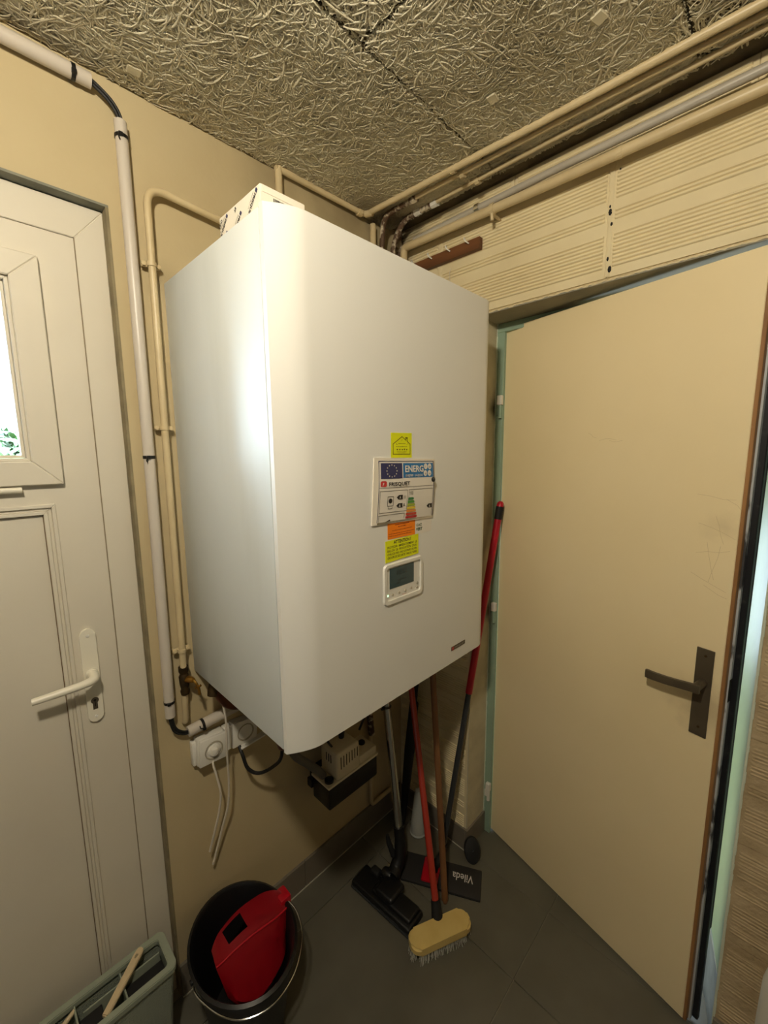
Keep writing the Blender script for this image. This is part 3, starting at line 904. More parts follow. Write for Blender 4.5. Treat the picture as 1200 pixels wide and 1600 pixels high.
obj('lever', bm, M['bronze'], d2, smooth=True)
# thin scratches on the face
bm = nb()
rnd = random.Random(3)
def scratch(u, z, du, dz, w=.00032):
    p = [LP(u + du*t + rnd.uniform(-.003, .003), 0.0001, z + dz*t + rnd.uniform(-.003, .003)) for t in (0, .33, .66, 1)]
    for a, b in zip(p[:-1], p[1:]):
        n = (b - a).normalized().cross(Ln) * w
        f = bm.faces.new([bm.verts.new(q) for q in (a - n, b - n, b + n, a + n)])
for (u, z, du, dz) in ((.632, 1.50, .08, -.01), (.64, 1.43, .075, -.03), (.66, 1.38, .02, -.09), (.69, 1.38, -.02, -.10), (.64, 1.35, .07, .02), (.63, 1.30, .08, -.035),
                       (.69, 1.49, .03, -.02), (.66, 1.27, .05, -.02), (.37, 1.642, .05, .0), (.40, 1.637, .035, .002), (.33, 1.66, .03, -.01), (.675, 1.45, .02, -.07)):
    scratch(u, z, du, dz)
obj('scratches', bm, mat('scratch', rgb(206, 184, 140), .7), d2, kind='stuff')
# hinges
for zc in (1.775, 0.99, 0.205):
    bm = nb(); tube(bm, [(0.121, -0.385, zc - .045), (0.121, -0.385, zc + .001)], .0062, 12); box(bm, (0.123, -0.383, zc - .035), (0.1278, -0.366, zc - .006), .001, 1)
    hg = obj('hinge', bm, M['turq'] if zc > .5 else M['plasticwhite'], d2, smooth=True)
    bm = nb(); box(bm, (0.1115, -0.394, zc + .002), (0.1278, -0.375, zc + .036), .002, 1); obj('hinge_cap', bm, M['plasticwhite'], hg, label='cream plastic hinge cap')
# back room behind the yellowed door: dark closing box
bm = nb()
box(bm, (0.30, -1.4, -0.05), (1.3, 0.0, -0.012)); box(bm, (1.3, -1.4, -0.05), (1.34, 0.0, 2.6)); box(bm, (0.30, 0.0, -0.05), (1.34, 0.04, 2.6)); box(bm, (0.30, -1.44, -0.05), (1.34, -1.4, 2.6)); box(bm, (0.3, -1.4, 2.4), (1.3, 0, 2.44))
o = obj('wall_passage', bm, M['rawblock'], None); tag(o, 'walls of the dark passage behind the yellowed door', kind='structure')

# ================================================================== BOILER
BX0, BX1, BZ0, BZ1 = -0.876, -0.147, 1.002, 2.031
bo = thing('boiler', 'large white wall-hung gas boiler between the two doors', 'boiler', ((BX0+BX1)/2, -0.24, BZ0))
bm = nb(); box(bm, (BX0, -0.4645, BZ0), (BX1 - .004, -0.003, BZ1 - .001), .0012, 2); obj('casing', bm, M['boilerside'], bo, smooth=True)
# bowed front panel with rolled side edges
def plan_curve():
    pts = []
    pts.append((BX0 - .0005, -0.470))
    for k in range(0, 13):
        t = k/12
        x = BX0 + 0.072*t
        y = -0.4800 - 0.0280*math.sin(t*PI/2)
        pts.append((x, y))
    for k in range(1, 8): pts.append((BX0 + .072 + (BX1 - BX0 - .122)*k/8, -0.508))
    for k in range(0, 11):
        t = k/10
        pts.append((BX1 - .05 + .05*math.sin(t*PI/2), -0.508 + .045*(1 - math.cos(t*PI/2))))
    pts.append((BX1, -0.440))
    return pts
pc = plan_curve()
bm = nb()
zs = [BZ0 - .004, BZ0 - .002, BZ0 + .012] + [BZ0 + (BZ1 - BZ0)*k/6 for k in range(1, 6)] + [BZ1 - .010, BZ1 + .001, BZ1 + .003]
rows = []
rc = 0.022
for zi, z_ in enumerate(zs):
    row = []
    for (x, y) in pc:
        # rounded corners on the wall-side (right) end of top and bottom
        xx = x; zz = z_
        d = (BX1 - x)
        if d < rc:
            h = rc - math.sqrt(max(0, rc*rc - (rc - d)**2))
            if z_ > (BZ0+BZ1)/2: zz = min(z_, BZ1 + .003 - h)
            else: zz = max(z_, BZ0 - .004 + h)
        yy = y + (0.002 if zi in (0, len(zs)-1) else 0)
        row.append(bm.verts.new((xx, yy, zz)))
    rows.append(row)
for a, b in zip(rows[:-1], rows[1:]):
    for k in range(len(pc)-1):
        bm.faces.new((a[k], a[k+1], b[k+1], b[k]))
# thickness to the back
ed = [e for e in bm.edges if len(e.link_faces) == 1]
r = bmesh.ops.extrude_edge_only(bm, edges=ed)
for v in [q for q in r['geom'] if isinstance(q, bmesh.types.BMVert)]: v.co.y = max(v.co.y, -0.4685) if v.co.y > -.4685 else -0.4685
bmesh.ops.remove_doubles(bm, verts=bm.verts[:], dist=.00005)
obj('front_panel', bm, M['boiler'], bo, smooth=True)
bm = nb(); box(bm, (BX0 + .004, -0.4690, BZ0 + .003), (BX1 - .02, -0.4640, BZ1 - .003)); obj('seam_gasket', bm, M['darkgap'], bo)
YF = -0.5085
# control panel, recessed in a rounded bezel
cp = None
bm = nb()
outer = rrect(-0.622, 1.2495, -0.478, 1.351, .013, 6); inner = rrect(-0.612, 1.261, -0.488, 1.342, .008, 6)
yo = YF - .004
A = [bm.verts.new((p[0], YF + .0008, p[1])) for p in outer]
B = [bm.verts.new((p[0] + (0.002 if p[0] < -.55 else -.002), yo, p[1] + (0.002 if p[1] < 1.3 else -.002))) for p in outer]
Cc = [bm.verts.new((p[0], yo, p[1])) for p in inner]
D = [bm.verts.new((p[0], YF - .0004, p[1])) for p in inner]
n_ = len(outer)
for P_, Q_ in ((A, B), (B, Cc), (Cc, D)):
    for i in range(n_): bm.faces.new((P_[i], P_[(i+1) % n_], Q_[(i+1) % n_], Q_[i]))
bm.faces.new(D)
cp = obj('control_panel', bm, M['plasticwhite'], bo, smooth=True)
bm = nb(); flat(bm, [(-.600, 1.288), (-.512, 1.288), (-.512, 1.338), (-.600, 1.338)], YF, .0010); obj('screen', bm, M['screen'], cp)
text('display_digits', [T('15:52', .018, -.578, 1.318, YF - .0013, fat=.0002)], M['lcdtext'], cp)
bm = nb(); dashes(bm, (-.572, YF - .0012, 1.304), (1,0,0), (0,0,1), .030, .0028, 70); dashes(bm, (-.578, YF - .0012, 1.296), (1,0,0), (0,0,1), .016, .0035, 71); obj('display_print', bm, M['lcdtext'], cp, kind='stuff')
for (x, z_) in ((-.590, 1.2725), (-.567, 1.2725), (-.544, 1.2725), (-.522, 1.2735), (-.499, 1.2700)):
    bm = nb(); lathe(bm, [(0, .0022), (.003, .0018), (.0036, .0004), (.0036, 0)], (x, YF, z_), (0, -1, 0), 14); obj('button', bm, M['button'], cp, smooth=True)
bm = nb(); lathe(bm, [(0, .0022), (.003, .0018), (.0036, .0004), (.0036, 0)], (-.4985, YF, 1.2815), (0, -1, 0), 14); obj('button', bm, M['button'], cp, smooth=True)
bm = nb(); lathe(bm, [(0, .0018), (.0024, .0015), (.003, 0)], (-.6075 + .001, YF, 1.2735), (0, -1, 0), 12); obj('indicator_light', bm, M['led'], cp, smooth=True, label='small lit green indicator')
text('lettering', [T('FRISQUET', .0038, -.556, 1.2635, YF - .0006)], M['inkred'], cp)
# brand plate
bm = nb(); flat(bm, [(-.342, 1.038), (-.2725, 1.038), (-.2725, 1.0495), (-.342, 1.0495)], YF + .0004, .0012); bp = obj('brand_plate', bm, M['bronze'], bo)
bm = nb(); flat(bm, rrect(-.3405, 1.0392, -.3300, 1.0483, .002, 3), YF - .0008, .0003); obj('emblem', bm, M['red'], bp)
text('lettering', [T('F', .008, -.3375, 1.0412, YF - .0013), T('FRISQUET', .0075, -.3265, 1.0412, YF - .0010, width=.048)], M['pipegrey'], bp)
# yellow house sticker
bm = nb(); flat(bm, [(-.592, 1.598), (-.520, 1.597), (-.520, 1.655), (-.592, 1.654)], YF + .0003, .0006); st = obj('house_sticker', bm, M['yellow'], bo, label='yellow sticker with the outline of a house')
bm = nb()
def line(bm, pts, w, y, closed=False):
    P2 = [Vector((p[0], 0, p[1])) for p in pts]
    if closed: P2.append(P2[0])
    for a, b in zip(P2[:-1], P2[1:]):
        d = (b - a).normalized() * w * .5; n = Vector((-d.z, 0, d.x))
        a2, b2 = a - d*.9, b + d*.9
        bm.faces.new([bm.verts.new((q.x, y, q.z)) for q in (a2 - n, b2 - n, b2 + n, a2 + n)])
def hu(x, y): return (-.592 + (x - 120)/880*.072, 1.6545 - (y - 120)/1110*.0565)
line(bm, [hu(200, 625), hu(570, 290), hu(735, 440), hu(735, 345), hu(795, 345), hu(795, 500), hu(925, 625), hu(925, 1080), hu(200, 1080)], .0017, YF - .0006, True)
line(bm, [hu(420, 600), hu(720, 600)], .0009, YF - .0006)
line(bm, [hu(730, 340), hu(800, 340)], .003, YF - .0006)
line(bm, [hu(340, 590), hu(330, 630), hu(370, 650)], .0007, YF - .0006); line(bm, [hu(820, 600), hu(780, 640)], .0007, YF - .0006); line(bm, [hu(545, 460), hu(590, 430)], .0007, YF - .0006)
obj('house_outline', bm, M['inkolive'], st)
bm = nb()
for k, (a_, b_, c_, h_) in enumerate(((320, 740, 480, .0011), (345, 980, 430, .0010), (420, 1035, 290, .0009))):
    p_ = hu(a_, b_); dashes(bm, (p_[0], YF - .0006, p_[1]), (1,0,0), (0,0,1), c_/880*.072, h_, 40 + k)
for k, xx in enumerate((345, 455, 560, 650, 750)):
    p_ = hu(xx, 900); dashes(bm, (p_[0], YF - .0006, p_[1]), (1,0,0), (0,0,1), .0042, .0042, 50 + k)
obj('small_print', bm, M['inkolive'], st, kind='stuff')
# orange note
bm = nb(); flat(bm, [(-.605, 1.409), (-.507, 1.408), (-.507, 1.4475), (-.605, 1.4475)], YF + .0003, .0006); st = obj('orange_sticker', bm, M['orange'], bo, label='orange sticker with five lines of small print')
bm = nb()
for k, (a_, b_, c_, h_) in enumerate(((-.580, 1.4400, .050, .0024), (-.569, 1.4345, .028, .0028), (-.590, 1.4275, .070, .0017), (-.602, 1.4200, .092, .0017), (-.602, 1.4150, .082, .0017))):
    dashes(bm, (a_, YF - .0006, b_), (1,0,0), (0,0,1), c_, h_, 60 + k)
obj('small_print', bm, M['inkred'], st, kind='stuff')
# white gas sticker (the square code beside the words is left out)
bm = nb(); flat(bm, [(-.507, 1.406), (-.442, 1.408), (-.442, 1.448), (-.507, 1.448)], YF + .0004, .0005); st = obj('white_sticker', bm, M['paper'], bo, label='small white sticker with green lettering')
text('lettering', [T('GAZ', .0095, -.503, 1.4265, YF - .0005, fat=.0001, width=.022), T('VERT', .0105, -.503, 1.4155, YF - .0005, fat=.00035, width=.025)], M['inkgreen'], st)
# yellow warning
bm = nb(); flat(bm, [(-.6135, 1.3545), (-.494, 1.3575), (-.4945, 1.4075), (-.6135, 1.4055)], YF + .0001, .0010); st = obj('warning_sticker', bm, M['yellow'], bo, label='yellow warning sticker with black lettering')
w_ = .106; x_ = -.6075
text('lettering', [T('ATTENTION !', .0112, -.585, 1.3962, YF - .0010, fat=.00035, width=.062), T('PROTEGER  IMPERATIVEMENT  LE', .0078, x_, 1.3868, YF - .0010, fat=.0001, width=w_),
                   T('BALLON  DE  PRODUCTION  D\'EAU', .0078, x_, 1.3785, YF - .0010, fat=.0001, width=w_), T('CHAUDE PAR UNE SOUPAPE OU UN', .0078, x_, 1.3702, YF - .0010, fat=.0001, width=w_),
                   T('GROUPE DE SECURITE TARE A 7 BARS', .0078, x_, 1.3619, YF - .0010, fat=.0001, width=w_)], M['ink'], st)
# services under the boiler
bm = nb()
for (x, y) in ((-0.62, -.17), (-0.55, -.17), (-0.40, -.17), (-.30, -.17)):
    tube(bm, [(x, y, BZ0 + .01), (x, y, BZ0 - .07), (x, y + .04, BZ0 - .12), (x, -.03, BZ0 - .15)], .011, 10)
    obj('connection_pipe', bm, M['copper'], bo, smooth=True); bm = nb()

# ---------------- energy label in its clear sleeve, a thing of its own
el = thing('energy_label', 'framed energy rating label in a clear sleeve on the boiler front', 'label', (-.54, YF - .003, 1.445))
YS = YF - .0045
def sheet_pt(u, v, dy=0.0):
    x = -.6375 + .1965*u - .0100*v*(1-u) - .003*v*u
    z = 1.5915 - .004*u - v*(.1375 + .0015*u)
    bulge = .0035*math.sin(PI*min(1, max(0, v))) + .002*(1-u)*v
    return (x, YS - bulge - dy, z)
def grid_sheet(bm, u0, u1, v0, v1, dy, nu=8, nv=8):
    g = [[bm.verts.new(sheet_pt(u0 + (u1-u0)*i/nu, v0 + (v1-v0)*j/nv, dy)) for i in range(nu+1)] for j in range(nv+1)]
    for j in range(nv):
        for i in range(nu): bm.faces.new((g[j][i], g[j][i+1], g[j+1][i+1], g[j+1][i]))
bm = nb(); flat(bm, [(-.658, 1.4485), (-.438, 1.4435), (-.434, 1.592), (-.648, 1.599)], YF, .0028); sl = obj('sleeve', bm, M['card'], el, label='pale plastic sleeve')
bm = nb(); grid_sheet(bm, 0, 1, 0, 1, 0.0); sheet = obj('sheet', bm, M['paper'], el)
def su(name, m, rects, nu=2, nv=4, dy=.0004):
    bm = nb()
    for (u0, u1, v0, v1) in rects: grid_sheet(bm, u0, u1, v0, v1, dy, nu, nv)
    return obj(name, bm, m, sheet)
def spoly(bm, poly, dy):
    bm.faces.new([bm.verts.new(sheet_pt(u, v, dy)) for (u, v) in poly])
t_ = .008
su('border', M['navy'], [(0, 1, 0, .012), (0, .008, 0, 1), (.992, 1, 0, 1)], 8, 8)
su('flag_panel', M['navy'], [(.035, .395, .035, .29)])
su('title_panel', M['blue'], [(.41, .985, .035, .285)])
bm = nb()
for k in range(12):
    a = 2*PI*k/12; cu, cv = .215 + .085*math.sin(a), .163 - .098*math.cos(a)
    star = []
    for j in range(10):
        rr_ = .0125 if j % 2 == 0 else .0052
        b = PI*j/5
        star.append((cu + rr_*math.sin(b), cv - rr_*1.38*math.cos(b)))
    spoly(bm, star, .0008)
obj('stars', bm, M['star'], sheet)
bm = nb()
for (cu, cv) in ((.835, .095), (.915, .095), (.825, .215), (.908, .215)):
    spoly(bm, [(cu + .036*math.cos(2*PI*k/14), cv + .052*math.sin(2*PI*k/14)) for k in range(14)], .0008)
obj('round_badge', bm, M['paper'], sheet)
def ST(s, u, v, size, width, fat=0.0, dy=.0010, **k):
    p = sheet_pt(u, v, dy)
    q = sheet_pt(u + .1, v, dy); uu = Vector(q) - Vector(p)
    q2 = sheet_pt(u, v - .05, dy); vv = Vector(q2) - Vector(p)
    vv = vv - uu.normalized() * vv.dot(uu.normalized())
    return text_mesh(s, size, p, uu, vv, fat=fat, width=width, **k)
text('lettering', [ST('ENERG', .435, .185, .0215, .068, .0006, dy=.0016), ST('енергия · ενεργεια', .445, .262, .0088, .064, .0001, dy=.0016)], M['paper'], sheet, label='white lettering')
for q in (('Y', .822, .118, .006, .0035), ('IJA', .897, .118, .006, .008), ('IE', .813, .238, .006, .006), ('IA', .897, .238, .006, .006)): text('lettering', [ST(*q)], M['navy'], sheet, label='dark blue letters in a round badge')
bm = nb(); spoly(bm, [(.03 + p[0]*.1, .325 + p[1]*.095) for p in rrect(0, 0, 1, 1, .25, 3)], .0005); obj('emblem', bm, M['red'], sheet)
text('lettering', [ST('F', .058, .405, .0100, .0055, .0004, shear=.25)], M['paper'], sheet)
text('lettering', [ST('FRISQUET', .160, .408, .0118, .073, .0003)], M['ink'], sheet, label='black lettering')
bm = nb()
def sline(pts, w=.0045):
    for (a, b) in zip(pts[:-1], pts[1:]):
        if abs(a[1] - b[1]) < abs(a[0] - b[0]):
            n = 6
            for i in range(n):
                u0 = a[0] + (b[0]-a[0])*i/n; u1 = a[0] + (b[0]-a[0])*(i+1)/n; v0 = a[1] + (b[1]-a[1])*i/n; v1 = a[1] + (b[1]-a[1])*(i+1)/n
                spoly(bm, [(u0, v0 - w), (u1, v1 - w), (u1, v1 + w), (u0, v0 + w)], .0006)
        else:
            n = 6
            for i in range(n):
                u0 = a[0] + (b[0]-a[0])*i/n; u1 = a[0] + (b[0]-a[0])*(i+1)/n; v0 = a[1] + (b[1]-a[1])*i/n; v1 = a[1] + (b[1]-a[1])*(i+1)/n
                spoly(bm, [(u0 - w*.7, v0), (u0 + w*.7, v0), (u1 + w*.7, v1), (u1 - w*.7, v1)], .0006)
sline([(.01, .437), (.985, .437)], .003)
for q in (((.025, .49), (.485, .49), (.485, .845), (.025, .845), (.025, .49)), ((.515, .995), (.515, .49), (.975, .49), (.975, .99)), ((.025, .99), (.025, .885), (.455, .885), (.445, .97))):
    sline(q, .003)
sline([(.15, .585), (.245, .585), (.245, .74), (.15, .74), (.15, .585)], .004)
sline([(.165, .76), (.165, .785), (.23, .785), (.23, .76)], .004)
sline([(.60, .455), (.61, .46)], .002)
for k in range(5): sline([(.535 + .014*k, .515), (.535 + .014*k, .585)], .003)
for k in range(3): sline([(.425 + .014*k, .585), (.425 + .014*k, .635)], .003)
sline([(.435, .715), (.435, .745)], .008); sline([(.42, .752), (.452, .752)], .006)
obj('printed_lines', bm, M['ink'], sheet)
bm = nb(); spoly(bm, [(.197 + .03*math.cos(2*PI*k/14), .655 + .042*math.sin(2*PI*k/14)) for k in range(14)], .0007)
obj('boiler_symbol', bm, M['ink'], sheet)
for (u, v) in ((.30, .607), (.30, .745), (.865, .805)):
    bm = nb(); spoly(bm, [(u, v), (u + .035, v - .038), (u + .105, v - .038), (u + .105, v + .038), (u + .035, v + .038)], .0007)
    obj('rating_arrow', bm, M['ink'], sheet)
bm = nb(); spoly(bm, [(.13, 1.0), (.17, .985), (.21, .965), (.215, .99)], .0007); obj('house_symbol', bm, M['ink'], sheet)
for q in ((.345, .632), (.345, .770), (.912, .830)): text('lettering', [ST('A', q[0], q[1], .0085, .0055, .0003, dy=.0014)], M['paper'], sheet)
for k, g in enumerate(('g1', 'g2', 'g3', 'g4', 'g5', 'g6', 'g7')):
    v0 = .625 + .0535*k; u0 = .505 - .006*k*.8; u1 = .595 + .013*k
    bm = nb(); spoly(bm, [(u0, v0), (u1, v0), (u1 + .018, v0 + .021), (u1, v0 + .042), (u0, v0 + .042)], .0008); obj('rating_bar', bm, M[g], sheet)
bm = nb(); lathe(bm, [(0, .006), (.0035, .0058), (.0046, .0045), (.0046, -.003)], sheet_pt(.975, .335, 0), (0, -1, 0), 16, sx=1, sy=1.25); obj('magnet', bm, M['magnet'], el, smooth=True)

# ---------------- carton on top of the boiler
ZT = BZ1 + .004
cx0, cx1, cy0, cy1, cz1 = -.862, -.768, -.452, -.292, ZT + .043
ct = thing('cardboard_box', 'small white printed cardboard box lying on top of the boiler', 'box', ((cx0+cx1)/2, (cy0+cy1)/2, ZT))
bm = nb(); box(bm, (cx0, cy0, ZT), (cx1, cy1, cz1), .0012, 2); bx_ = obj('carton', bm, M['card'], ct)
bm = nb(); box(bm, (cx0 + .003, cy0 - .0006, cz1 - .012), (cx1 - .003, cy0, cz1 - .0006)); obj('flap', bm, M['card'], ct)
# diagonal print on the long side (faces -x): u = -y, v = z
msh = []
dirv = Vector((0, -0.70, .71)); upv = Vector((0, .71, .70))
# reading direction runs up to the front edge; build on plane x = cx0 - .0003
ub = Vector((0, .707, -.707)); vb = Vector((0, -.707, -.707))
def side_text(s, size, y, z, width=None, fat=0):
    return text_mesh(s, size, (cx0 - .0004, y, ZT + z), ub, vb, fat=fat, width=width)
Lt = []; Db = nb()
for (yy, zz, s_, wd) in ((-.4405, .0425, 'FRISQUET', .040), (-.381, .027, 'FRISQ', .024), (-.326, .0420, 'FRISQUET', .040), (-.323, .0130, 'F', .004), (-.4135, .0110, 'F', .004)):
    o_ = Vector((cx0 - .0004, yy, ZT + zz)) + ub*.002
    Sq = nb(); prism(Sq, rrect(0, 0, .0065, .0075, .0015, 2), o_, ub, vb, (-1, 0, 0), .0002); obj('emblem', Sq, M['navy'], bx_)
    if wd > .01:
        q = Vector((0, yy, zz)) + ub*.0105
        Lt.append(side_text(s_, .0088, q.y, q.z, wd, .00035))
        q = q + vb*(-.0048) + ub*.001
        dashes(Db, (cx0 - .0005, q.y, ZT + q.z), ub, vb, wd*.75, .0014, int(abs(yy)*1e4))
for (yy, zz, s_, wd) in ((-.360, .0395, 'ET', .008), (-.302, .0385, 'QUET', .018)):
    Lt.append(side_text(s_, .0088, yy, zz, wd, .00035))
text('lettering', Lt, M['ink'], bx_); obj('small_print', Db, M['ink'], bx_, kind='stuff')

bm = nb()
x = cx0 + .026
rb = random.Random(5)
while x < cx0 + .07:
    w = rb.choice((.0006, .0011, .0016)); box(bm, (x, cy0 - .0004, ZT + .0205), (x + w, cy0, ZT + .0275)); x += w + rb.choice((.0007, .0012))
obj('barcode', bm, M['ink'], bx_)

# ================================================================== PIPES
def pipe(name, pts, r, m, label, cat='pipe', rad=.03, seg=14, group=None):
    bm = nb(); tube(bm, arc_path(pts, rad) if rad else pts, r, seg)
    o = obj(name, bm, m, None, smooth=True, origin=pts[0]); tag(o, label, cat, group)
    return o
# ceiling pipe 1 (runs along the boards, turns along the left wall)
ZP = 2.4275
p1 = thing('ceiling_pipe', 'cream painted pipe along the ceiling boards turning onto the plaster wall', 'pipe', (-.198, -.02, ZP))
bm = nb(); tube(bm, arc_path([(-.150, -2.2, ZP), (-.152, -1.05, ZP), (-.168, -.65, ZP), (-.201, -.024, ZP), (-.55, -.018, ZP)], .02), .0095, 14); obj('tube', bm, M['pipepaint'], p1, smooth=True)
bm = nb(); tube(bm, [(-.205, -.028, ZP), (-.194, -.052, ZP)], .0125, 14); obj('coupling', bm, M['pipepaint'], p1, smooth=True)
bm = nb(); tube(bm, [(-.218, -.023, ZP), (-.235, -.022, ZP)], .0135, 14); obj('coupling', bm, M['pipepaint'], p1, smooth=True)
bm = nb(); tube(bm, [(-.541, -.018, ZP + .004), (-.541, -.018, 2.033)], .0105, 14); o = obj('drop_pipe', bm, M['pipepaint'], p1, smooth=True)
p2 = thing('ceiling_pipe', 'thin cream pipe under the ceiling, second from the boards, dropping dark behind the boiler', 'pipe', (-.14, -.05, ZP))
bm = nb(); tube(bm, [(-.116, -2.2, ZP), (-.121, -1.05, ZP), (-.139, -.645, ZP), (-.152, -.21, ZP)], .0072, 12); obj('tube', bm, M['pipepaint'], p2, smooth=True)
bm = nb(); tube(bm, arc_path([(-.149, -.21, ZP), (-.150, -.065, ZP), (-.125, -.03, 2.36), (-.125, -.03, 2.034)], .05), .0095, 12); obj('bare_end', bm, M['rust'], p2, smooth=True, label='flaking dark bend')
p3 = thing('ceiling_pipe', 'thin pale cream pipe beside the concrete strip under the ceiling', 'pipe', (-.08, -.05, ZP))
bm = nb(); tube(bm, [(-.083, -2.2, ZP), (-.085, -1.05, ZP), (-.089, -.62, ZP), (-.087, -.235, ZP)], .0066, 12); obj('tube', bm, M['pipepaint'], p3, smooth=True)
bm = nb(); tube(bm, arc_path([(-.083, -.235, ZP), (-.085, -.10, ZP), (-.085, -.045, 2.36), (-.085, -.035, 2.034)], .05), .0095, 12); obj('bare_end', bm, M['rust'], p3, smooth=True, label='flaking dark bend')
for (px_, x, y) in ((p3, -.083, -.235), (p2, -.149, -.20), (p3, -.086, -.165)):
    bm = nb(); tube(bm, [(x, y - .012, ZP), (x, y + .012, ZP)], .0125, 8); obj('coupling', bm, M['plasticwhite'] if x > -.1 else M['rust'], px_)
for (px_, x, y) in ((p1, -.178, -.375), (p2, -.143, -.385), (p3, -.084, -.40)):
    bm = nb(); tube(bm, [(x, y - .007, ZP), (x, y + .007, ZP)], .0128 if x > -.15 else .0115, 10); box(bm, (x - .004, y - .004, ZP), (x + .004, y + .004, 2.444))
    obj('clip', bm, M['pipepaint'], px_)
p4 = thing('wall_pipe', 'grey painted pipe along the top of the ribbed wall', 'pipe', (-.05, -.1, 2.375))
PXW = -.050
bm = nb(); tube(bm, [(PXW, -2.2, 2.378), (PXW, -1.054, 2.377), (PXW, -.61, 2.374), (PXW, -.12, 2.364)], .0100, 14); obj('tube', bm, M['pipegrey'], p4, smooth=True)
bm = nb(); tube(bm, [(PXW, -.387, 2.370), (PXW, -.372, 2.370)], .0130, 12); box(bm, (PXW + .008, -.383, 2.366), (.001, -.376, 2.372)); obj('clip', bm, M['chrome'], p4, label='bare metal clip')
p5 = thing('wall_pipe', 'thick cream painted pipe below the grey one, bending down at the corner', 'pipe', (-.05, -.07, 2.35))
bm = nb(); tube(bm, arc_path([(PXW, -2.2, 2.341), (PXW, -1.058, 2.342), (PXW, -.61, 2.344), (PXW, -.069, 2.353), (PXW, -.067, 2.034)], .018), .0130, 16); obj('tube', bm, M['pipepaint'], p5, smooth=True)
bm = nb(); tube(bm, [(PXW, -.440, 2.347), (PXW, -.427, 2.347)], .0165, 12); box(bm, (PXW, -.437, 2.330), (.001, -.430, 2.337)); tube(bm, [(PXW - .004, -.4335, 2.333), (PXW - .002, -.4335, 2.314)], .005, 8); obj('clip', bm, M['pipepaint'], p5)
bm = nb(); tube(bm, [(PXW, -.792, 2.343), (PXW, -.782, 2.343)], .0140, 14); obj('weld_ring', bm, M['pipepaint'], p5)
# tan riser in the corner
bm = nb(); tube(bm, [(-.160, -.020, 2.034), (-.160, -.020, 2.412)], .0105, 14); o = obj('corner_pipe', bm, M['pipepaint'], None, smooth=True); tag(o, 'short upright cream pipe rising behind the boiler in the room corner', 'pipe')
bm = nb(); tube(bm, [(-.020, -.016, 2.034), (-.020, -.016, 2.3), (-.020, -.016, 2.43)], .014, 12); o = obj('dark_pipe', bm, M['rust'], None, smooth=True); tag(o, 'dark flaking upright pipe in the room corner', 'pipe')
# wood strip with cable clips
wd = thing('wood_strip', 'short brown wood strip with four cable clips on the ribbed wall', 'batten', (0, -.2, 2.28))
bm = nb(); vs_ = box(bm, (-.022, -.372, 2.266), (-.0032, -.045, 2.302), .001, 1); obj('strip', bm, M['reddishwood'], wd)
for y in (-.09, -.165, -.243, -.318):
    bm = nb(); tube(bm, bez([(-.020, y, 2.301), (-.030, y, 2.312), (-.036, y - .006, 2.300), (-.026, y - .016, 2.290)], 12), .0022, 6); obj('cable_clip', bm, M['plasticwhite'], wd, smooth=True)
bm = nb(); tube(bm, bez([(-.003, -.245, 2.20), (-.012, -.247, 2.22), (-.004, -.246, 2.245)], 8), .0012, 6); o = obj('loose_wire', bm, M['whitecable'], None, smooth=True); tag(o, 'tiny white wire end poking up above the boiler edge', 'wire')

# left wall: big white pvc conduit, horizontal then vertical, with black cable between
def zip_tie(name, c, axis, r, par, tail=None):
    bm = nb(); ax = Vector(axis).normalized()
    tube(bm, [Vector(c) - ax*.0038, Vector(c) + ax*.0038], r + .0012, 16, caps=False)
    hd = Vector(c) + Vector((-.35, -.94, 0)) * (r + .001) if abs(ax.z) > .5 else Vector(c) + Vector((0, -.9, -.4)) * (r + .001)
    box(bm, hd - Vector((.0045, .004, .004)), hd + Vector((.0045, .004, .004)), .001, 1)
    if tail: tube(bm, bez([hd, hd + Vector(tail)*.6 + Vector((-.004, -.004, 0)), hd + Vector(tail)], 6), .0016, 5)
    return obj(name, bm, M['black'], par)
cd1 = thing('cable_conduit', 'white plastic conduit running just under the ceiling above the white door', 'conduit', (-1.3, -.020, 2.409))
bm = nb(); tube(bm, [(-2.3, -.020, 2.398), (-.998, -.020, 2.396)], .0142, 20); obj('tube', bm, M['pvc'], cd1, smooth=True)
zip_tie('cable_tie', (-1.029, -.020, 2.396), (1, 0, 0), .0142, cd1)
cd2 = thing('cable_conduit', 'long upright white plastic conduit between white door and boiler', 'conduit', (-.945, -.022, .9))
bm = nb(); tube(bm, [(-.9475, -.020, 2.345), (-.949, -.020, 1.6), (-.953, -.020, .905)], .0128, 20); obj('tube', bm, M['pvc'], cd2, smooth=True)
zip_tie('cable_tie', (-.9477, -.020, 2.312), (0, 0, 1), .0128, cd2, (-.002, 0, -.012)); zip_tie('cable_tie', (-.949, -.020, 1.603), (0, 0, 1), .0128, cd2, (-.004, -.002, -.012)); zip_tie('cable_tie', (-.9525, -.020, .948), (0, 0, 1), .0128, cd2)
cd3 = thing('cable_conduit', 'short white plastic conduit sloping above the wall sockets', 'conduit', (-.84, -.022, .82))
bm = nb(); tube(bm, [(-.912, -.020, .838), (-.80, -.020, .845), (-.70, -.020, .852)], .0150, 18); obj('tube', bm, M['pvc'], cd3, smooth=True)
zip_tie('cable_tie', (-.872, -.020, .8405), (1, 0, .06), .0150, cd3, (-.012, 0, .014))
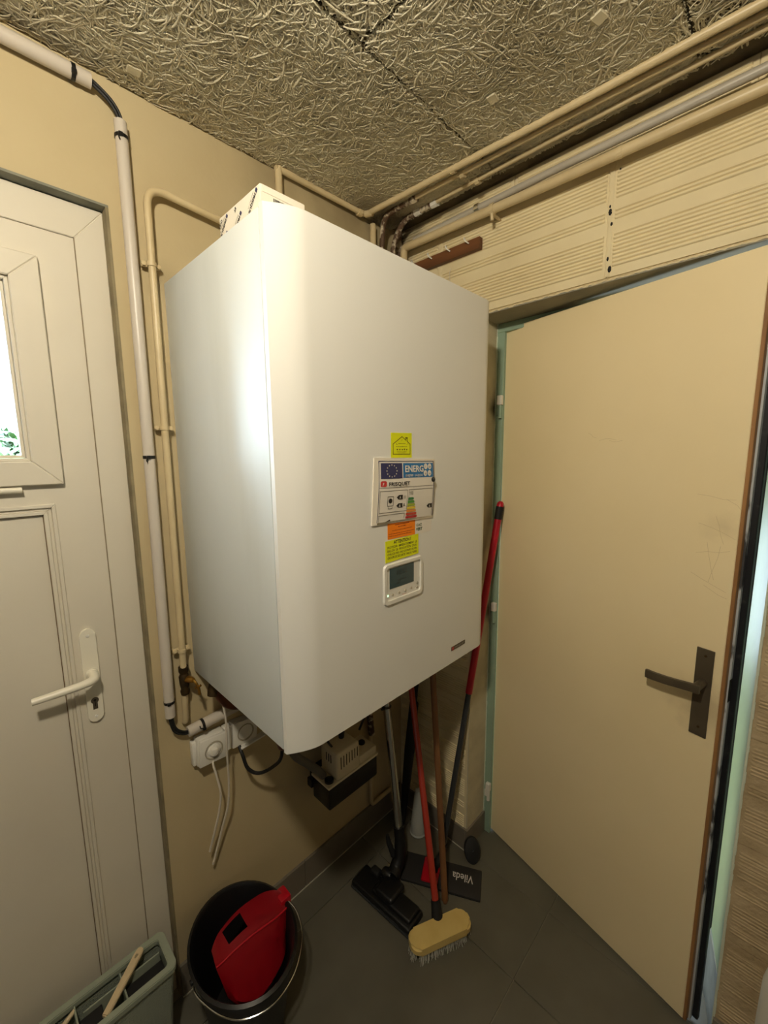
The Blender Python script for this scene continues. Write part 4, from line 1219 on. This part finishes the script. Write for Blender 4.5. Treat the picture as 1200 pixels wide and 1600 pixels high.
for pts, lb in (([(-1.02, -.022, 2.396), (-.998, -.022, 2.395), (-.965, -.022, 2.376), (-.9485, -.022, 2.350), (-.9478, -.022, 2.32)], 'black cable bending between the two white conduits at the ceiling'),
                ([(-.953, -.021, .93), (-.953, -.021, .902), (-.945, -.021, .862), (-.922, -.021, .840), (-.90, -.021, .8385)], 'black cable bending between upright and sloping conduits above the sockets')):
    cb = thing('black_cable', lb, 'cable', pts[2])
    for k, off in enumerate((-.0034, .0034)):
        bm = nb(); tube(bm, bez([Vector(p) + Vector((off*.7, 0, off*.7)) for p in pts], 20), .0035, 8); obj('cable', bm, M['blackrubber'], cb, smooth=True)

# thin painted copper pipe with clips and a brass tap
tp = thing('copper_pipe', 'thin cream painted pipe bending over beside the boiler, with a tap at its foot', 'pipe', (-.905, -.02, .87))
bm = nb(); tube(bm, arc_path([(-.60, -.026, 2.208), (-.907, -.026, 2.231), (-.912, -.026, 1.025)], .045, 10), .0085, 14); obj('tube', bm, M['pipepaint'], tp, smooth=True)
bm = nb(); tube(bm, [(-.912, -.020, .965), (-.914, -.018, .880), (-.914, -.010, .866)], .0085, 12); obj('lower_tube', bm, M['pipepaint'], tp, smooth=True)
for zc in (2.058, 1.675, 1.083):
    x = -.908 - (2.1 - zc)*.004
    bm = nb(); tube(bm, [(x, -.026, zc - .005), (x, -.026, zc + .005)], .0108, 12); box(bm, (x - .021, -.020, zc - .006), (x + .021, -.014, zc + .006), .001, 1)
    for s in (-1, 1): tube(bm, [(x + .0165*s, -.016, zc), (x + .0165*s, 0, zc)], .003, 8)
    for s in (-1, 1): lathe(bm, [(0, .025), (.0050, .024), (.0058, .020), (.0058, .018)], (x + .0165*s, 0, zc), (0, -1, 0), 10)
    obj('pipe_clip', bm, M['pipepaint'], tp, smooth=True)
bm = nb(); lathe(bm, [(0, -.048), (.011, -.046), (.0125, -.036), (.010, -.030), (.0125, -.016), (.0135, .006), (.010, .014), (.013, .022), (.013, .034), (.0095, .038), (0, .038)], (-.911, -.022, 1.0), (0, 0, 1), 14)
tv = obj('tap_body', bm, M['brassdark'], tp, smooth=True)
bm = nb(); tube(bm, [(-.908, -.026, .998), (-.900, -.046, 1.000), (-.898, -.054, 1.0)], [.010, .0085, .006], 12); tube(bm, bez([(-.898, -.052, 1.0), (-.894, -.060, .992), (-.890, -.064, .975), (-.889, -.066, .960)], 12), .0038, 8); tube(bm, [(-.896, -.056, .978), (-.884, -.066, .985)], .003, 6)
obj('tap_handle', bm, M['brass'], tv, smooth=True)

# ================================================================== SOCKETS
def socket(name, cx, cz, yb, label, roll, plug=True, flap=False):
    t = thing(name, label, 'socket', (cx, 0, cz - .04), group=None)
    rot = Matrix.Rotation(roll, 3, 'Y')
    bm = nb(); box(bm, (cx - .040, yb, cz - .040), (cx + .038, 0, cz + .040), .004, 2, rot=rot, piv=(cx, 0, cz)); bd = obj('back_box', bm, M['plasticwhite'], t, smooth=True)
    bm = nb(); box(bm, (cx - .038, yb - .010, cz - .039), (cx + .042, yb + .001, cz + .039), .003, 2, rot=rot, piv=(cx, 0, cz)); fr = obj('cover_plate', bm, M['plasticwhite'], t, smooth=True)
    bm = nb(); lathe(bm, [(.0265, .0105), (.0265, .0125), (.0240, .0125), (.0225, .0098), (.0, .0098)], (cx + .002, yb, cz), (0, -1, 0), 28); obj('socket_ring', bm, M['button'], fr, smooth=True)
    if plug:
        bm = nb(); lathe(bm, [(.0175, .009), (.0175, .0145), (.016, .0155), (0, .0158)], (cx + .003, yb, cz + .001), (0, -1, 0), 24); box(bm, (cx - .008, yb - .024, cz - .011), (cx + .009, yb - .014, cz + .010), .003, 2); obj('plug', bm, M['plasticwhite'], fr, smooth=True)
    return t
s1 = socket('wall_socket', -.856, .762, -.034, 'white surface socket hanging tilted beside the white door, front half loose', math.radians(4))
bm = nb(); box(bm, (-.905, -.020, .722), (-.880, 0, .796), .004, 2); lathe(bm, [(0, .003), (.005, .002), (.005, 0)], (-.894, -.020, .735), (0, -1, 0), 10); obj('mounting_plate', bm, M['plasticwhite'], s1, smooth=True)
s2 = socket('wall_socket', -.752, .758, -.022, 'white surface socket beside the boiler foot, black cable leaving it', math.radians(5), plug=False)
bm = nb(); box(bm, (-.772, -.046, .7165), (-.690, -.024, .7215), .001, 1, rot=Matrix.Rotation(math.radians(-4), 3, 'Y'), piv=(-.75, 0, .72)); obj('open_flap', bm, M['plasticwhite'], s2)
bm = nb(); box(bm, (-.815, -.030, .724), (-.792, 0, .798), .003, 1, rot=Matrix.Rotation(math.radians(4), 3, 'Y'), piv=(-.8, 0, .76)); obj('joining_piece', bm, M['plasticwhite'], s2)
bm = nb(); tube(bm, bez([(-.862, -.052, .735), (-.863, -.056, .722), (-.858, -.060, .690), (-.850, -.060, .627), (-.856, -.050, .56), (-.868, -.040, .50), (-.882, -.030, .437)], 36), .0032, 8)
o = obj('white_cable', bm, M['whitecable'], None, smooth=True); tag(o, 'white cable dangling from the tilted socket, end cut', 'cable')
bm = nb(); tube(bm, bez([(-.838, -.085, .93), (-.832, -.088, .86), (-.832, -.080, .76), (-.825, -.062, .65), (-.828, -.052, .57), (-.842, -.038, .50), (-.872, -.020, .377)], 36), .0030, 8)
o = obj('pale_cable', bm, M['whitecable'], None, smooth=True); tag(o, 'pale cable hanging from under the boiler in front of the sockets', 'cable')
bm = nb(); tube(bm, bez([(-.772, -.03, .722), (-.772, -.05, .70), (-.762, -.06, .655), (-.737, -.08, .636), (-.715, -.13, .675), (-.715, -.18, .74), (-.72, -.19, .84), (-.72, -.19, .997)], 40), .0052, 8)
o = obj('black_cable', bm, M['blackrubber'], None, smooth=True); tag(o, 'black cable looping from the second socket up under the boiler', 'cable')

# copper fitting near the sockets, under the boiler
cf = thing('copper_fitting', 'old copper pipe elbow with dark valve under the boiler above the sockets', 'pipe', (-.82, -.06, .93))
bm = nb(); tube(bm, bez([(-.850, -.07, .985), (-.845, -.08, .950), (-.825, -.095, .915), (-.79, -.10, .900), (-.74, -.10, .903), (-.69, -.09, .91)], 20), .012, 12); obj('elbow', bm, M['copper'], cf, smooth=True)
bm = nb(); lathe(bm, [(0, -.022), (.015, -.020), (.017, 0), (.014, .018), (0, .02)], (-.852, -.072, .965), (.3, .2, 1), 12); obj('valve', bm, M['brassdark'], cf, smooth=True)
bm = nb(); tube(bm, bez([(-.83, -.36, .996), (-.815, -.35, .93), (-.80, -.34, .905), (-.74, -.30, .91), (-.60, -.2, .93)], 16), .011, 10); o = obj('copper_pipe', bm, M['copper'], None, smooth=True); tag(o, 'reddish copper pipe just under the front corner of the boiler', 'pipe')

# ================================================================== CONDENSATE PUMP
pm = thing('condensate_pump', 'beige condensate pump with vents on a black tank, below the boiler', 'pump', (-.41, -.1, .40))
PX, PXX, PYF, PYB = -.526, -.297, -.150, -.055
bm = nb(); box(bm, (PX, PYF, .400), (PXX, PYB, .482), .006, 2)
obj('tank', bm, M['black'], pm, smooth=True, label='black water tank')
bm = nb(); box(bm, (PX - .003, PYF - .003, .482), (PXX + .003, PYB + .003, .492), .003, 2); box(bm, (-.385, PYF + .003, .49), (PXX - .001, PYB - .004, .523), .005, 2)
cv = obj('lid', bm, M['beige'], pm, smooth=True)
bm = nb(); box(bm, (-.490, PYF - .001, .488), (-.384, PYB - .002, .590), .010, 3)
mc = obj('motor_cover', bm, M['beige'], pm, smooth=True)
for k in range(7):
    x = -.474 + k*.0125; bm = nb(); box(bm, (x, PYF - .0018, .528 + k*.0015), (x + .0040, PYF + .002, .574), .0008, 1); obj('vent_slot', bm, M['darkgap'], mc)
for k in range(3):
    y = PYF + .03 + k*.012; bm = nb(); box(bm, (-.4918, y, .545), (-.4885, y + .0035, .575), .0006, 1); obj('vent_slot', bm, M['darkgap'], mc)
bm = nb(); lathe(bm, [(.016, 0), (.016, .007), (.013, .009), (0, .009)], (-.508, PYF + .022, .492), (0, 0, 1), 16); obj('round_cap', bm, M['black'], pm, smooth=True)
bm = nb(); lathe(bm, [(.010, 0), (.009, .008), (.004, .012), (.003, .022), (0, .023)], (-.512, PYF + .055, .492), (0, 0, 1), 12); obj('barbed_inlet', bm, M['black'], pm, smooth=True)
bm = nb(); lathe(bm, [(.013, 0), (.013, .006), (.011, .008), (0, .008)], (-.330, PYF + .05, .523), (0, 0, 1), 14); obj('outlet_cap', bm, M['black'], pm, smooth=True)
bm = nb(); box(bm, (-.545, PYB - .006, .462), (PXX + .02, PYB + .004, .478), .001, 1); box(bm, (-.545, PYB - .02, .455), (-.535, PYB + .004, .485), .001, 1); box(bm, (-.5, PYB, .42), (-.32, 0, .47), .002, 1); obj('wall_bracket', bm, M['black'], pm)
bm = nb(); tube(bm, bez([(-.66, -.10, .99), (-.655, -.10, .80), (-.63, -.10, .66), (-.576, -.10, .585), (-.535, -.10, .535), (-.512, -.10, .500)], 30), .0135, 12); o = obj('grey_hose', bm, M['greyhose'], None, smooth=True); tag(o, 'thick grey drain hose curving down into the beige pump', 'hose')
for i, (pts, r) in enumerate((([(-.47, -.10, .585), (-.505, -.12, .64), (-.53, -.11, .72), (-.50, -.08, .85)], .004),
                 ([(-.42, -.09, .585), (-.40, -.08, .66), (-.39, -.09, .76), (-.40, -.08, .95)], .010),
                 ([(-.37, -.09, .65), (-.335, -.09, .69), (-.290, -.08, .655), (-.285, -.07, .60), (-.305, -.06, .545)], .0045),
                 ([(-.37, -.08, .66), (-.32, -.07, .62), (-.29, -.06, .61), (-.28, -.05, .70), (-.29, -.04, .95)], .003))):
    bm = nb(); tube(bm, bez(pts, 24), r, 8)
    o = obj('black_cable', bm, M['blackrubber'], None, smooth=True)
    tag(o, ['thin black cable arching over the front of the pump', 'thick black insulated tube rising behind the pump', 'black cable looping beside the pump at its far end', 'very thin black wire climbing behind the pump'][i], 'cable')
bm = nb(); tube(bm, arc_path([(-.203, -.016, .62), (-.203, -.016, .118), (-.06, -.016, .118), (-.06, -.016, .05)], .02), .0085, 12); o = obj('white_pipe', bm, M['pipepaint'], None, smooth=True); tag(o, 'pale pipe bending just above the skirting near the corner', 'pipe')
bm = nb(); tube(bm, bez([(-.215, -.022, 1.0), (-.215, -.022, .80), (-.20, -.024, .70), (-.215, -.022, .60), (-.2, -.02, .45)], 24), [.013]*25, 10); o = obj('rust_pipe', bm, M['rust'], None, smooth=True); tag(o, 'dark flaking pipe going down behind the brooms', 'pipe')

# ================================================================== BROOMS AND TOOLS
# vacuum wand with floor head
va = thing('vacuum_wand', 'chrome vacuum cleaner tube with a wide black floor head', 'vacuum tube', (-.36, -.26, 0))
bm = nb(); A_ = Vector((-.250, -.220, .145)); B_ = Vector((-.217, -.120, .665)); top = A_ + (B_ - A_)*1.58
tube(bm, [A_ - (B_-A_)*.03, top], .0155, 18); obj('tube', bm, M['chrome'], va, smooth=True)
bm = nb(); q = A_ + (B_ - A_)*.93; tube(bm, [q, q + (B_-A_)*.012], .0185, 16); box(bm, q + Vector((-.03, -.004, 0)), q + Vector((-.014, .004, .006)), .001, 1); obj('tube_clip', bm, M['black'], va, smooth=True)
HU = Vector((.075, -.997, 0)).normalized(); HV = Vector((.997, .075, 0)).normalized(); HC = Vector((-.368, -.262, 0))
def hbox(bm, u0, u1, v0, v1, z0, z1, bev, seg=3):
    vs_ = box(bm, (u0, v0, z0), (u1, v1, z1), bev, seg)
    for v in vs_: v.co = HC + HU*v.co.x + HV*v.co.y + UP*v.co.z
bm = nb(); hbox(bm, -.135, .135, -.046, .040, .006, .030, .009); hbox(bm, -.05, .125, -.030, .036, .026, .042, .009); obj('floor_head', bm, M['black'], va, smooth=True)
bm = nb(); hbox(bm, -.134, .134, -.048, -.030, .001, .010, .002, 1); hbox(bm, .01, .09, -.0475, -.045, .012, .017, .0008, 1); obj('bumper', bm, M['greyhandle'], va)
bm = nb(); hbox(bm, -.035, .045, -.028, .055, .028, .056, .012); lathe(bm, [(0, -.022), (.016, -.019), (.022, 0), (.016, .019), (0, .022)], HC + HV*.045 + Vector((0, .035, .045)), HU, 16); obj('pivot', bm, M['black'], va, smooth=True)
bm = nb(); tube(bm, bez([HC + HV*.05 + Vector((0, 0.015, .045)), Vector((-.285, -.235, .055)), Vector((-.262, -.232, .09)), A_ + Vector((0, 0, .0)), A_ + (B_-A_)*.08], 20), [.024]*8 + [.022]*6 + [.020]*7, 16); obj('neck', bm, M['black'], va, smooth=True)
bm = nb(); tube(bm, [(-.280, -.215, .085), (-.286, -.195, .135), (-.287, -.190, .16)], [.011, .010, .007], 10); obj('release_tab', bm, M['blackmatte'], va, smooth=True)
bm = nb(); hbox(bm, -.10, -.06, .02, .05, .02, .045, .008); obj('pedal', bm, M['blackmatte'], va, smooth=True)

# deck brush with red handle
br = thing('scrubbing_broom', 'orange red handled floor brush with a pale lacquered wooden head', 'broom', (-.335, -.47, 0))
BC = Vector((-.337, -.478, 0)); BU = Vector((.905, -.425, 0)).normalized(); BV = Vector((.425, .905, 0)).normalized()
bm = nb()
poly = rrect(-.108, -.034, .108, .034, .026, 6)
prism(bm, poly, BC + UP*.030, BU, BV, UP, .026)
bmesh.ops.bevel(bm, geom=[e for e in bm.edges if abs((e.verts[0].co - e.verts[1].co).z) < 1e-5], offset=.006, segments=3, affect='EDGES')
obj('head_block', bm, M['brushwood'], br, smooth=True, label='pale lacquered wooden head')
bm = nb()
rb = random.Random(9)
for i in range(30):
    for j in range(9):
        u = -.101 + .202*i/29; v = -.028 + .056*j/8
        if abs(u) > .085 and abs(v) > .020: continue
        for q in range(2):
            uu = u + rb.uniform(-.003, .003); vv = v + rb.uniform(-.003, .003)
            a = BC + BU*uu + BV*vv + UP*.032
            b = BC + BU*(uu*1.06 + rb.uniform(-.003, .003)) + BV*(vv*1.22 + rb.uniform(-.003, .003)) + UP*rb.uniform(.0, .003)
            tube(bm, [a, b], [.0011, .0008], 3, caps=False)
o = obj('bristles', bm, M['bristle'], br, kind='stuff')
hb = Vector((-.306, -.438, .072)); ht = Vector((-.13, -.1735, .703)); dd = ht - hb
foot = hb - dd.normalized()*.02
bm = nb(); tube(bm, [hb - dd.normalized()*.032, hb, hb + dd.normalized()*.022], [.020, .017, .0145], 16); obj('ferrule', bm, M['blackmatte'], br, smooth=True, label='dark brown threaded collar')
bm = nb(); tube(bm, [hb, hb + dd*1.6], .0118, 14); obj('handle', bm, M['redlac'], br, smooth=True)

# bare wooden handle
w0 = Vector((-.225, -.417, .012)); w1 = Vector((-.1, -.257, .777)); dd = w1 - w0
wh = thing('wooden_pole', 'plain brown wooden pole standing between red brush and mop', 'pole', (w0.x, w0.y, 0))
bm = nb(); tube(bm, [w0, w0 + dd*1.69], .0118, 14); obj('pole', bm, M['wood'], wh, smooth=True)
bm = nb(); tube(bm, [w0 - dd.normalized()*.010, w0 + dd.normalized()*.003], [.0075, .0118], 14); obj('rounded_tip', bm, M['wood'], wh, smooth=True)

# flat mop
mp_ = thing('flat_mop', 'flat floor mop with crimson and dark grey pole and rectangular plate', 'mop', (-.16, -.35, 0))
m0 = Vector((-.135, -.335, .06)); m1 = Vector((.115, -.402, 1.418)); dd = m1 - m0
jt = m0 + dd*((.70 - .06)/(1.418 - .06))
bm = nb(); tube(bm, [m0, jt], .0105, 14); obj('lower_pole', bm, M['greyhandle'], mp_, smooth=True, label='dark grey lower pole')
bm = nb(); tube(bm, [jt, m1 - dd.normalized()*.055], .0130, 14); obj('upper_pole', bm, M['redhandle'], mp_, smooth=True, label='crimson upper pole')
bm = nb(); tube(bm, [m1 - dd.normalized()*.060, m1 - dd.normalized()*.012], .0138, 14); obj('grip_band', bm, M['blackmatte'], mp_, smooth=True)
bm = nb(); tube(bm, [m1 - dd.normalized()*.014, m1, m1 + dd.normalized()*.008], [.0135, .0125, .006], 14); obj('end_cap', bm, M['redhandle'], mp_, smooth=True)
MC = Vector((-.1615, -.3545, 0)); MU = Vector((.47, -.883, 0)).normalized(); MV = Vector((-.883, -.47, 0)).normalized()
def mbox(bm, u0, u1, v0, v1, z0, z1, bev, seg=2):
    vs_ = box(bm, (u0, v0, z0), (u1, v1, z1), bev, seg)
    for v in vs_: v.co = MC + MU*v.co.x + MV*v.co.y + UP*v.co.z
bm = nb(); mbox(bm, -.148, .148, -.056, .056, .002, .014, .003); plt = obj('plate', bm, M['mophead'], mp_, smooth=True)
bm = nb(); mbox(bm, -.146, .146, -.054, .054, .0, .006, .001); obj('cloth_pad', bm, M['bristle'], mp_)
bm = nb(); mbox(bm, -.072, -.008, -.048, .048, .013, .024, .006); obj('centre_clip', bm, M['redplastic'], mp_, smooth=True)
bm = nb(); tube(bm, bez([MC + MU*-.03 + UP*.022, MC + MU*-.025 + UP*.045, m0, m0 + dd.normalized()*.05], 12), [.016]*6 + [.0145]*7, 12); obj('swivel_joint', bm, M['blackmatte'], mp_, smooth=True)
to = MC + MU*.118 + MV*(-.022) + UP*.0146
text('lettering', [text_mesh('Vileda', .042, to, -MU, MV, fat=.0004, width=.078)], M['whiteink'], plt, label='white lettering')

# tall black pole with thick middle
bk = thing('black_wand', 'slender black tapered plastic pole, thickest in its middle, standing in the corner', 'pole', (-.1, -.097, 0))
b0 = Vector((-.1, -.099, .004)); b1 = Vector((-.07, -.150, .681)); dd = b1 - b0
ts = [0, .08, .30, .55, .80, .86, .87, 1.0, 1.35]; rs = [.009, .011, .018, .022, .019, .019, .012, .012, .011]
bm = nb(); tube(bm, [b0 + dd*t for t in ts], rs, 14); obj('shaft', bm, M['blackmatte'], bk, smooth=True)
# pale tapered pot in the corner
pt = thing('pale_pot', 'pale grey tapered plastic pot standing on the tiles in the corner', 'pot', (-.052, -.150, 0))
bm = nb(); lathe(bm, [(0, 0), (.032, 0), (.034, .006), (.030, .05), (.023, .12), (.016, .18), (.013, .20), (0, .205)], (-.075, -.168, 0), (0, 0, 1), 20); obj('body', bm, M['palepot'], pt, smooth=True)
bm = nb(); lathe(bm, [(.0345, .002), (.036, .006), (.0335, .012)], (-.075, -.168, 0), (0, 0, 1), 20); obj('foot_ring', bm, M['palepot'], pt, smooth=True)

# black oval stop leaning by the reveal corner
ov = thing('rubber_stop', 'black oval rubber stop leaning by the foot of the ribbed wall corner', 'door stop', (-.02, -.40, 0))
axv = Vector((-.62, -.62, .48)).normalized()
rg_up = (UP - axv*UP.dot(axv)).normalized()
c0 = Vector((-.018, -.398, .041))
bm = nb(); lathe(bm, [(0, -.012), (.024, -.011), (.028, -.006), (.029, .004), (.026, .010), (.018, .0125), (0, .0135)], c0, axv, 28, sx=1.12, sy=1.62, xdir=rg_up.cross(axv)); obj('disc', bm, M['blackrubber'], ov, smooth=True)
bm = nb(); lathe(bm, [(0, .0165), (.003, .016), (.004, .013)], c0, axv, 12); obj('screw', bm, M['greyhandle'], ov, smooth=True)

# ================================================================== BUCKET WITH RED WRINGER
bk_c = Vector((-.868, -.190, 0))
bu = thing('mop_bucket', 'black oval mop bucket with a red wringer and wire bail, by the skirting', 'bucket', (bk_c.x, bk_c.y, 0))
bm = nb()
prof = [(0, .004), (.66, .004), (.70, .0), (.72, .012), (.97, .262), (1.04, .264), (1.05, .274), (1.0, .278), (.955, .268), (.69, .016), (0, .012)]
lathe(bm, [(r*.132, h) for r, h in prof], bk_c, (0, 0, 1), 48, sx=1.0, sy=1.22)
obj('tub', bm, M['black'], bu, smooth=True)
# wringer: red insert lying over the side away from the wall
arc_ = [(-.949, -.173, .292), (-.935, -.160, .296), (-.912, -.148, .300), (-.855, -.137, .303), (-.79, -.141, .300), (-.760, -.152, .297), (-.736, -.170, .292)]
fold = [(-.951, -.203, .268), (-.93, -.203, .268), (-.903, -.202, .270), (-.848, -.205, .272), (-.79, -.212, .270), (-.76, -.212, .268), (-.737, -.209, .266)]
low = [(-.939, -.238, .20), (-.925, -.262, .20), (-.905, -.275, .19), (-.865, -.285, .18), (-.80, -.268, .185), (-.770, -.245, .19), (-.755, -.222, .20)]
deep = [(-.90, -.225, .10), (-.895, -.235, .10), (-.885, -.24, .09), (-.865, -.245, .08), (-.83, -.235, .09), (-.81, -.225, .10), (-.80, -.215, .10)]
bm = nb()
def resample(c, n=18): 
    p = bez([Vector(q) for q in c], 36); return [p[int(round(i*(len(p)-1)/n))] for i in range(n+1)]
A1, A2, A3, A4 = (resample(c) for c in (arc_, fold, low, deep))
rowsw = []
for t in (0, .12, .66): rowsw.append([a*(1-t) + b*t for a, b in zip(A1, A2)])
for t in (0, .33, .66): rowsw.append([a*(1-t) + b*t for a, b in zip(A2, A3)])
for t in (0, .5, 1): rowsw.append([a*(1-t) + b*t for a, b in zip(A3, A4)])
gv = [[bm.verts.new(p) for p in r_] for r_ in rowsw]
for j in range(len(gv)-1):
    for i in range(len(gv[0])-1):
        if j == 1 and i in (6, 7, 8): continue      # square handle hole
        bm.faces.new((gv[j][i], gv[j][i+1], gv[j+1][i+1], gv[j+1][i]))
geo = bmesh.ops.solidify(bm, geom=bm.faces[:], thickness=.004)
wrg = obj('wringer', bm, M['redplastic'], bu, smooth=True, label='crimson plastic wringer insert')
bm = nb(); tube(bm, [p + Vector((0, -.001, .003)) for p in A2], .0028, 8); obj('rib', bm, M['redplastic'], wrg, smooth=True)
bm = nb(); box(bm, (-.752, -.20, .255), (-.716, -.155, .287), .006, 2); obj('side_lug', bm, M['redplastic'], wrg, smooth=True)
bm = nb()
pts = [(-1.004, -.182, .262), (-1.006, -.205, .252), (-.997, -.243, .250), (-.978, -.292, .250), (-.948, -.333, .250), (-.905, -.358, .250), (-.862, -.364, .250), (-.812, -.352, .252), (-.770, -.322, .254), (-.738, -.283, .258), (-.724, -.235, .266), (-.728, -.190, .272)]
tube(bm, bez(pts, 60), .0024, 8); obj('bail', bm, M['chrome'], bu, smooth=True, label='thin steel wire bail')
for p in (pts[0], pts[-1]):
    bm = nb(); lathe(bm, [(0, -.006), (.007, -.005), (.007, .005), (0, .006)], Vector(p), (1, 0, 0), 10); obj('bail_pivot', bm, M['black'], bu, smooth=True)

# ================================================================== SAGE BASKET
bs = thing('plastic_basket', 'sage green woven-look plastic basket in front of the white door', 'basket', (-1.25, -.09, 0))
SX0, SX1, SY0, SY1, SH = -1.46, -1.030, -.142, -.036, .300
def frust(bm, top, bot, z0, z1, r=.012, flip=False):
    a = rrect(*bot, r*.8); b = rrect(*top, r)
    va_ = [bm.verts.new((p[0], p[1], z0)) for p in a]; vb_ = [bm.verts.new((p[0], p[1], z1)) for p in b]
    for i in range(len(a)): bm.faces.new((va_[i], va_[(i+1) % len(a)], vb_[(i+1) % len(a)], vb_[i]))
    return va_, vb_
bm = nb()
o1, o2 = frust(bm, (SX0, SY0, SX1, SY1), (SX0+.02, SY0+.014, SX1-.02, SY1-.010), .0, SH)
i1, i2 = frust(bm, (SX0+.004, SY0+.004, SX1-.004, SY1-.004), (SX0+.024, SY0+.018, SX1-.024, SY1-.014), .004, SH)
for i in range(len(o2)): bm.faces.new((o2[i], o2[(i+1) % len(o2)], i2[(i+1) % len(o2)], i2[i]))
bm.faces.new(o1[::-1]); bm.faces.new(i1)
obj('body', bm, M['basketweave'], bs)
# rolled rim
bm = nb()
rp = rrect(SX0, SY0, SX1, SY1, .014, 6)
oo = [(p[0], p[1]) for p in rrect(SX0-.006, SY0-.006, SX1+.006, SY1+.006, .018, 6)]; ii = rrect(SX0+.012, SY0+.012, SX1-.012, SY1-.012, .010, 6)
for (za, zb) in ((SH - .012, SH + .004),):
    a = [bm.verts.new((p[0], p[1], za)) for p in oo]; b = [bm.verts.new((p[0], p[1], zb)) for p in oo]; c = [bm.verts.new((p[0], p[1], zb)) for p in ii]; d = [bm.verts.new((p[0], p[1], za)) for p in ii]
    n_ = len(oo)
    for P_, Q_ in ((a, b), (b, c), (c, d), (d, a)):
        for i in range(n_): bm.faces.new((P_[i], P_[(i+1) % n_], Q_[(i+1) % n_], Q_[i]))
bmesh.ops.recalc_face_normals(bm, faces=bm.faces[:])
bmesh.ops.bevel(bm, geom=[e for e in bm.edges if e.calc_face_angle(0) > .8], offset=.002, segments=2, affect='EDGES')
obj('rim', bm, M['basket'], bs, smooth=True)
bm = nb()
box(bm, (-1.135, SY0 + .006, .10), (-1.131, SY1 - .006, SH - .01), .001, 1); obj('divider', bm, M['basket'], bs)
bm = nb(); box(bm, (-1.23, SY0 + .006, .10), (-1.226, SY1 - .006, SH - .004), .001, 1)
obj('divider', bm, M['basket'], bs)
bm = nb(); box(bm, (-1.215, -.070, .12), (-1.045, -.066, .285), .001, 1); obj('inner_wall', bm, M['basket'], bs)
# things in it
hb_ = thing('long_brush', 'pale beige flat handle sticking out of the sage basket', 'brush', (-1.16, -.12, .2))
bm = nb()
a = Vector((-1.085, -.052, .318)); b = Vector((-1.185, -.128, .300)); d_ = (b - a).normalized(); sd = d_.cross(UP).normalized()
poly = [(-.009, 0), (-.008, .006), (-.004, .010)]
prof = [(u, w) for u, w in ((-.006, .004), (-.002, .0085), (.01, .010), (.05, .0095), (.10, .0085), (.122, .0080))]
ptsL = []; up2 = sd.cross(d_)
outl = [a + d_*u + sd*w for u, w in prof] + [a + d_*u - sd*w for u, w in prof[::-1]]
va_ = [bm.verts.new(p) for p in outl]; vb_ = [bm.verts.new(p - UP*.009) for p in outl]
bm.faces.new(va_); bm.faces.new(vb_[::-1])
for i in range(len(outl)): bm.faces.new((va_[i], va_[(i+1) % len(outl)], vb_[(i+1) % len(outl)], vb_[i]))
bmesh.ops.recalc_face_normals(bm, faces=bm.faces[:])
bmesh.ops.bevel(bm, geom=bm.edges[:], offset=.002, segments=2, affect='EDGES')
obj('grip', bm, M['palewood'], hb_, smooth=True)
bm = nb(); lathe(bm, [(0, .0004), (.0035, .0004)], a + d_*.012, (0, 0, 1), 12, sx=1, sy=2.2, xdir=sd); obj('hanging_hole', bm, M['upvcdirt'], hb_)
bm = nb(); tube(bm, [Vector((-1.176, -.122, .297)), Vector((-1.205, -.122, .22)), Vector((-1.212, -.1205, .11))], [.005, .0045, .0045], 8); obj('shank', bm, M['palewood'], hb_, smooth=True)
o2_ = thing('pale_stick', 'short pale stick end lying deeper in the sage basket', 'stick', (-1.27, -.07, .26))
bm = nb(); tube(bm, [(-1.230, -.056, .292), (-1.262, -.068, .285), (-1.34, -.09, .20)], [.005, .006, .007], 10); obj('grip', bm, M['palewood'], o2_, smooth=True)
bm = nb(); lathe(bm, [(0, -.003), (.005, -.002), (.0052, .0)], (-1.230, -.056, .292), (-.8, -.3, -.2), 10); obj('end', bm, M['palewood'], o2_, smooth=True)
for i, (a, b, lb) in enumerate((((-1.128, -.128, .08), (-1.045, -.078, .268), 'black plastic tub sitting in the end of the sage basket'), ((-1.222, -.115, .08), (-1.180, -.075, .275), 'small black box in the middle of the sage basket'))):
    bt = thing('black_container', lb, 'container', ((a[0]+b[0])/2, (a[1]+b[1])/2, a[2]))
    bm = nb(); box(bm, a, b, .004, 2); obj('body', bm, M['black'], bt, smooth=True)
    bm = nb(); box(bm, (a[0]-.001, a[1]-.001, b[2]-.006), (b[0]+.001, b[1]+.001, b[2]+.001), .001, 1); obj('lid', bm, M['blackmatte'], bt)

# pale rounded canister at the ribbed wall, just inside the frame
cn = thing('white_canister', 'pale rounded canister standing against the ribbed wall beside the turquoise frame', 'canister', (-.17, -1.33, 0))
bm = nb(); lathe(bm, [(0, 0), (.10, 0), (.112, .01), (.114, .30), (.112, .40), (.100, .47), (.07, .515), (.03, .53), (0, .532)], (-.125, -1.338, 0), (0, 0, 1), 36); obj('body', bm, M['plasticwhite'], cn, smooth=True)
bm = nb(); lathe(bm, [(.025, .525), (.025, .55), (0, .552)], (-.125, -1.338, 0), (0, 0, 1), 20); obj('cap', bm, M['plasticwhite'], cn, smooth=True)

bpy.context.view_layer.update()
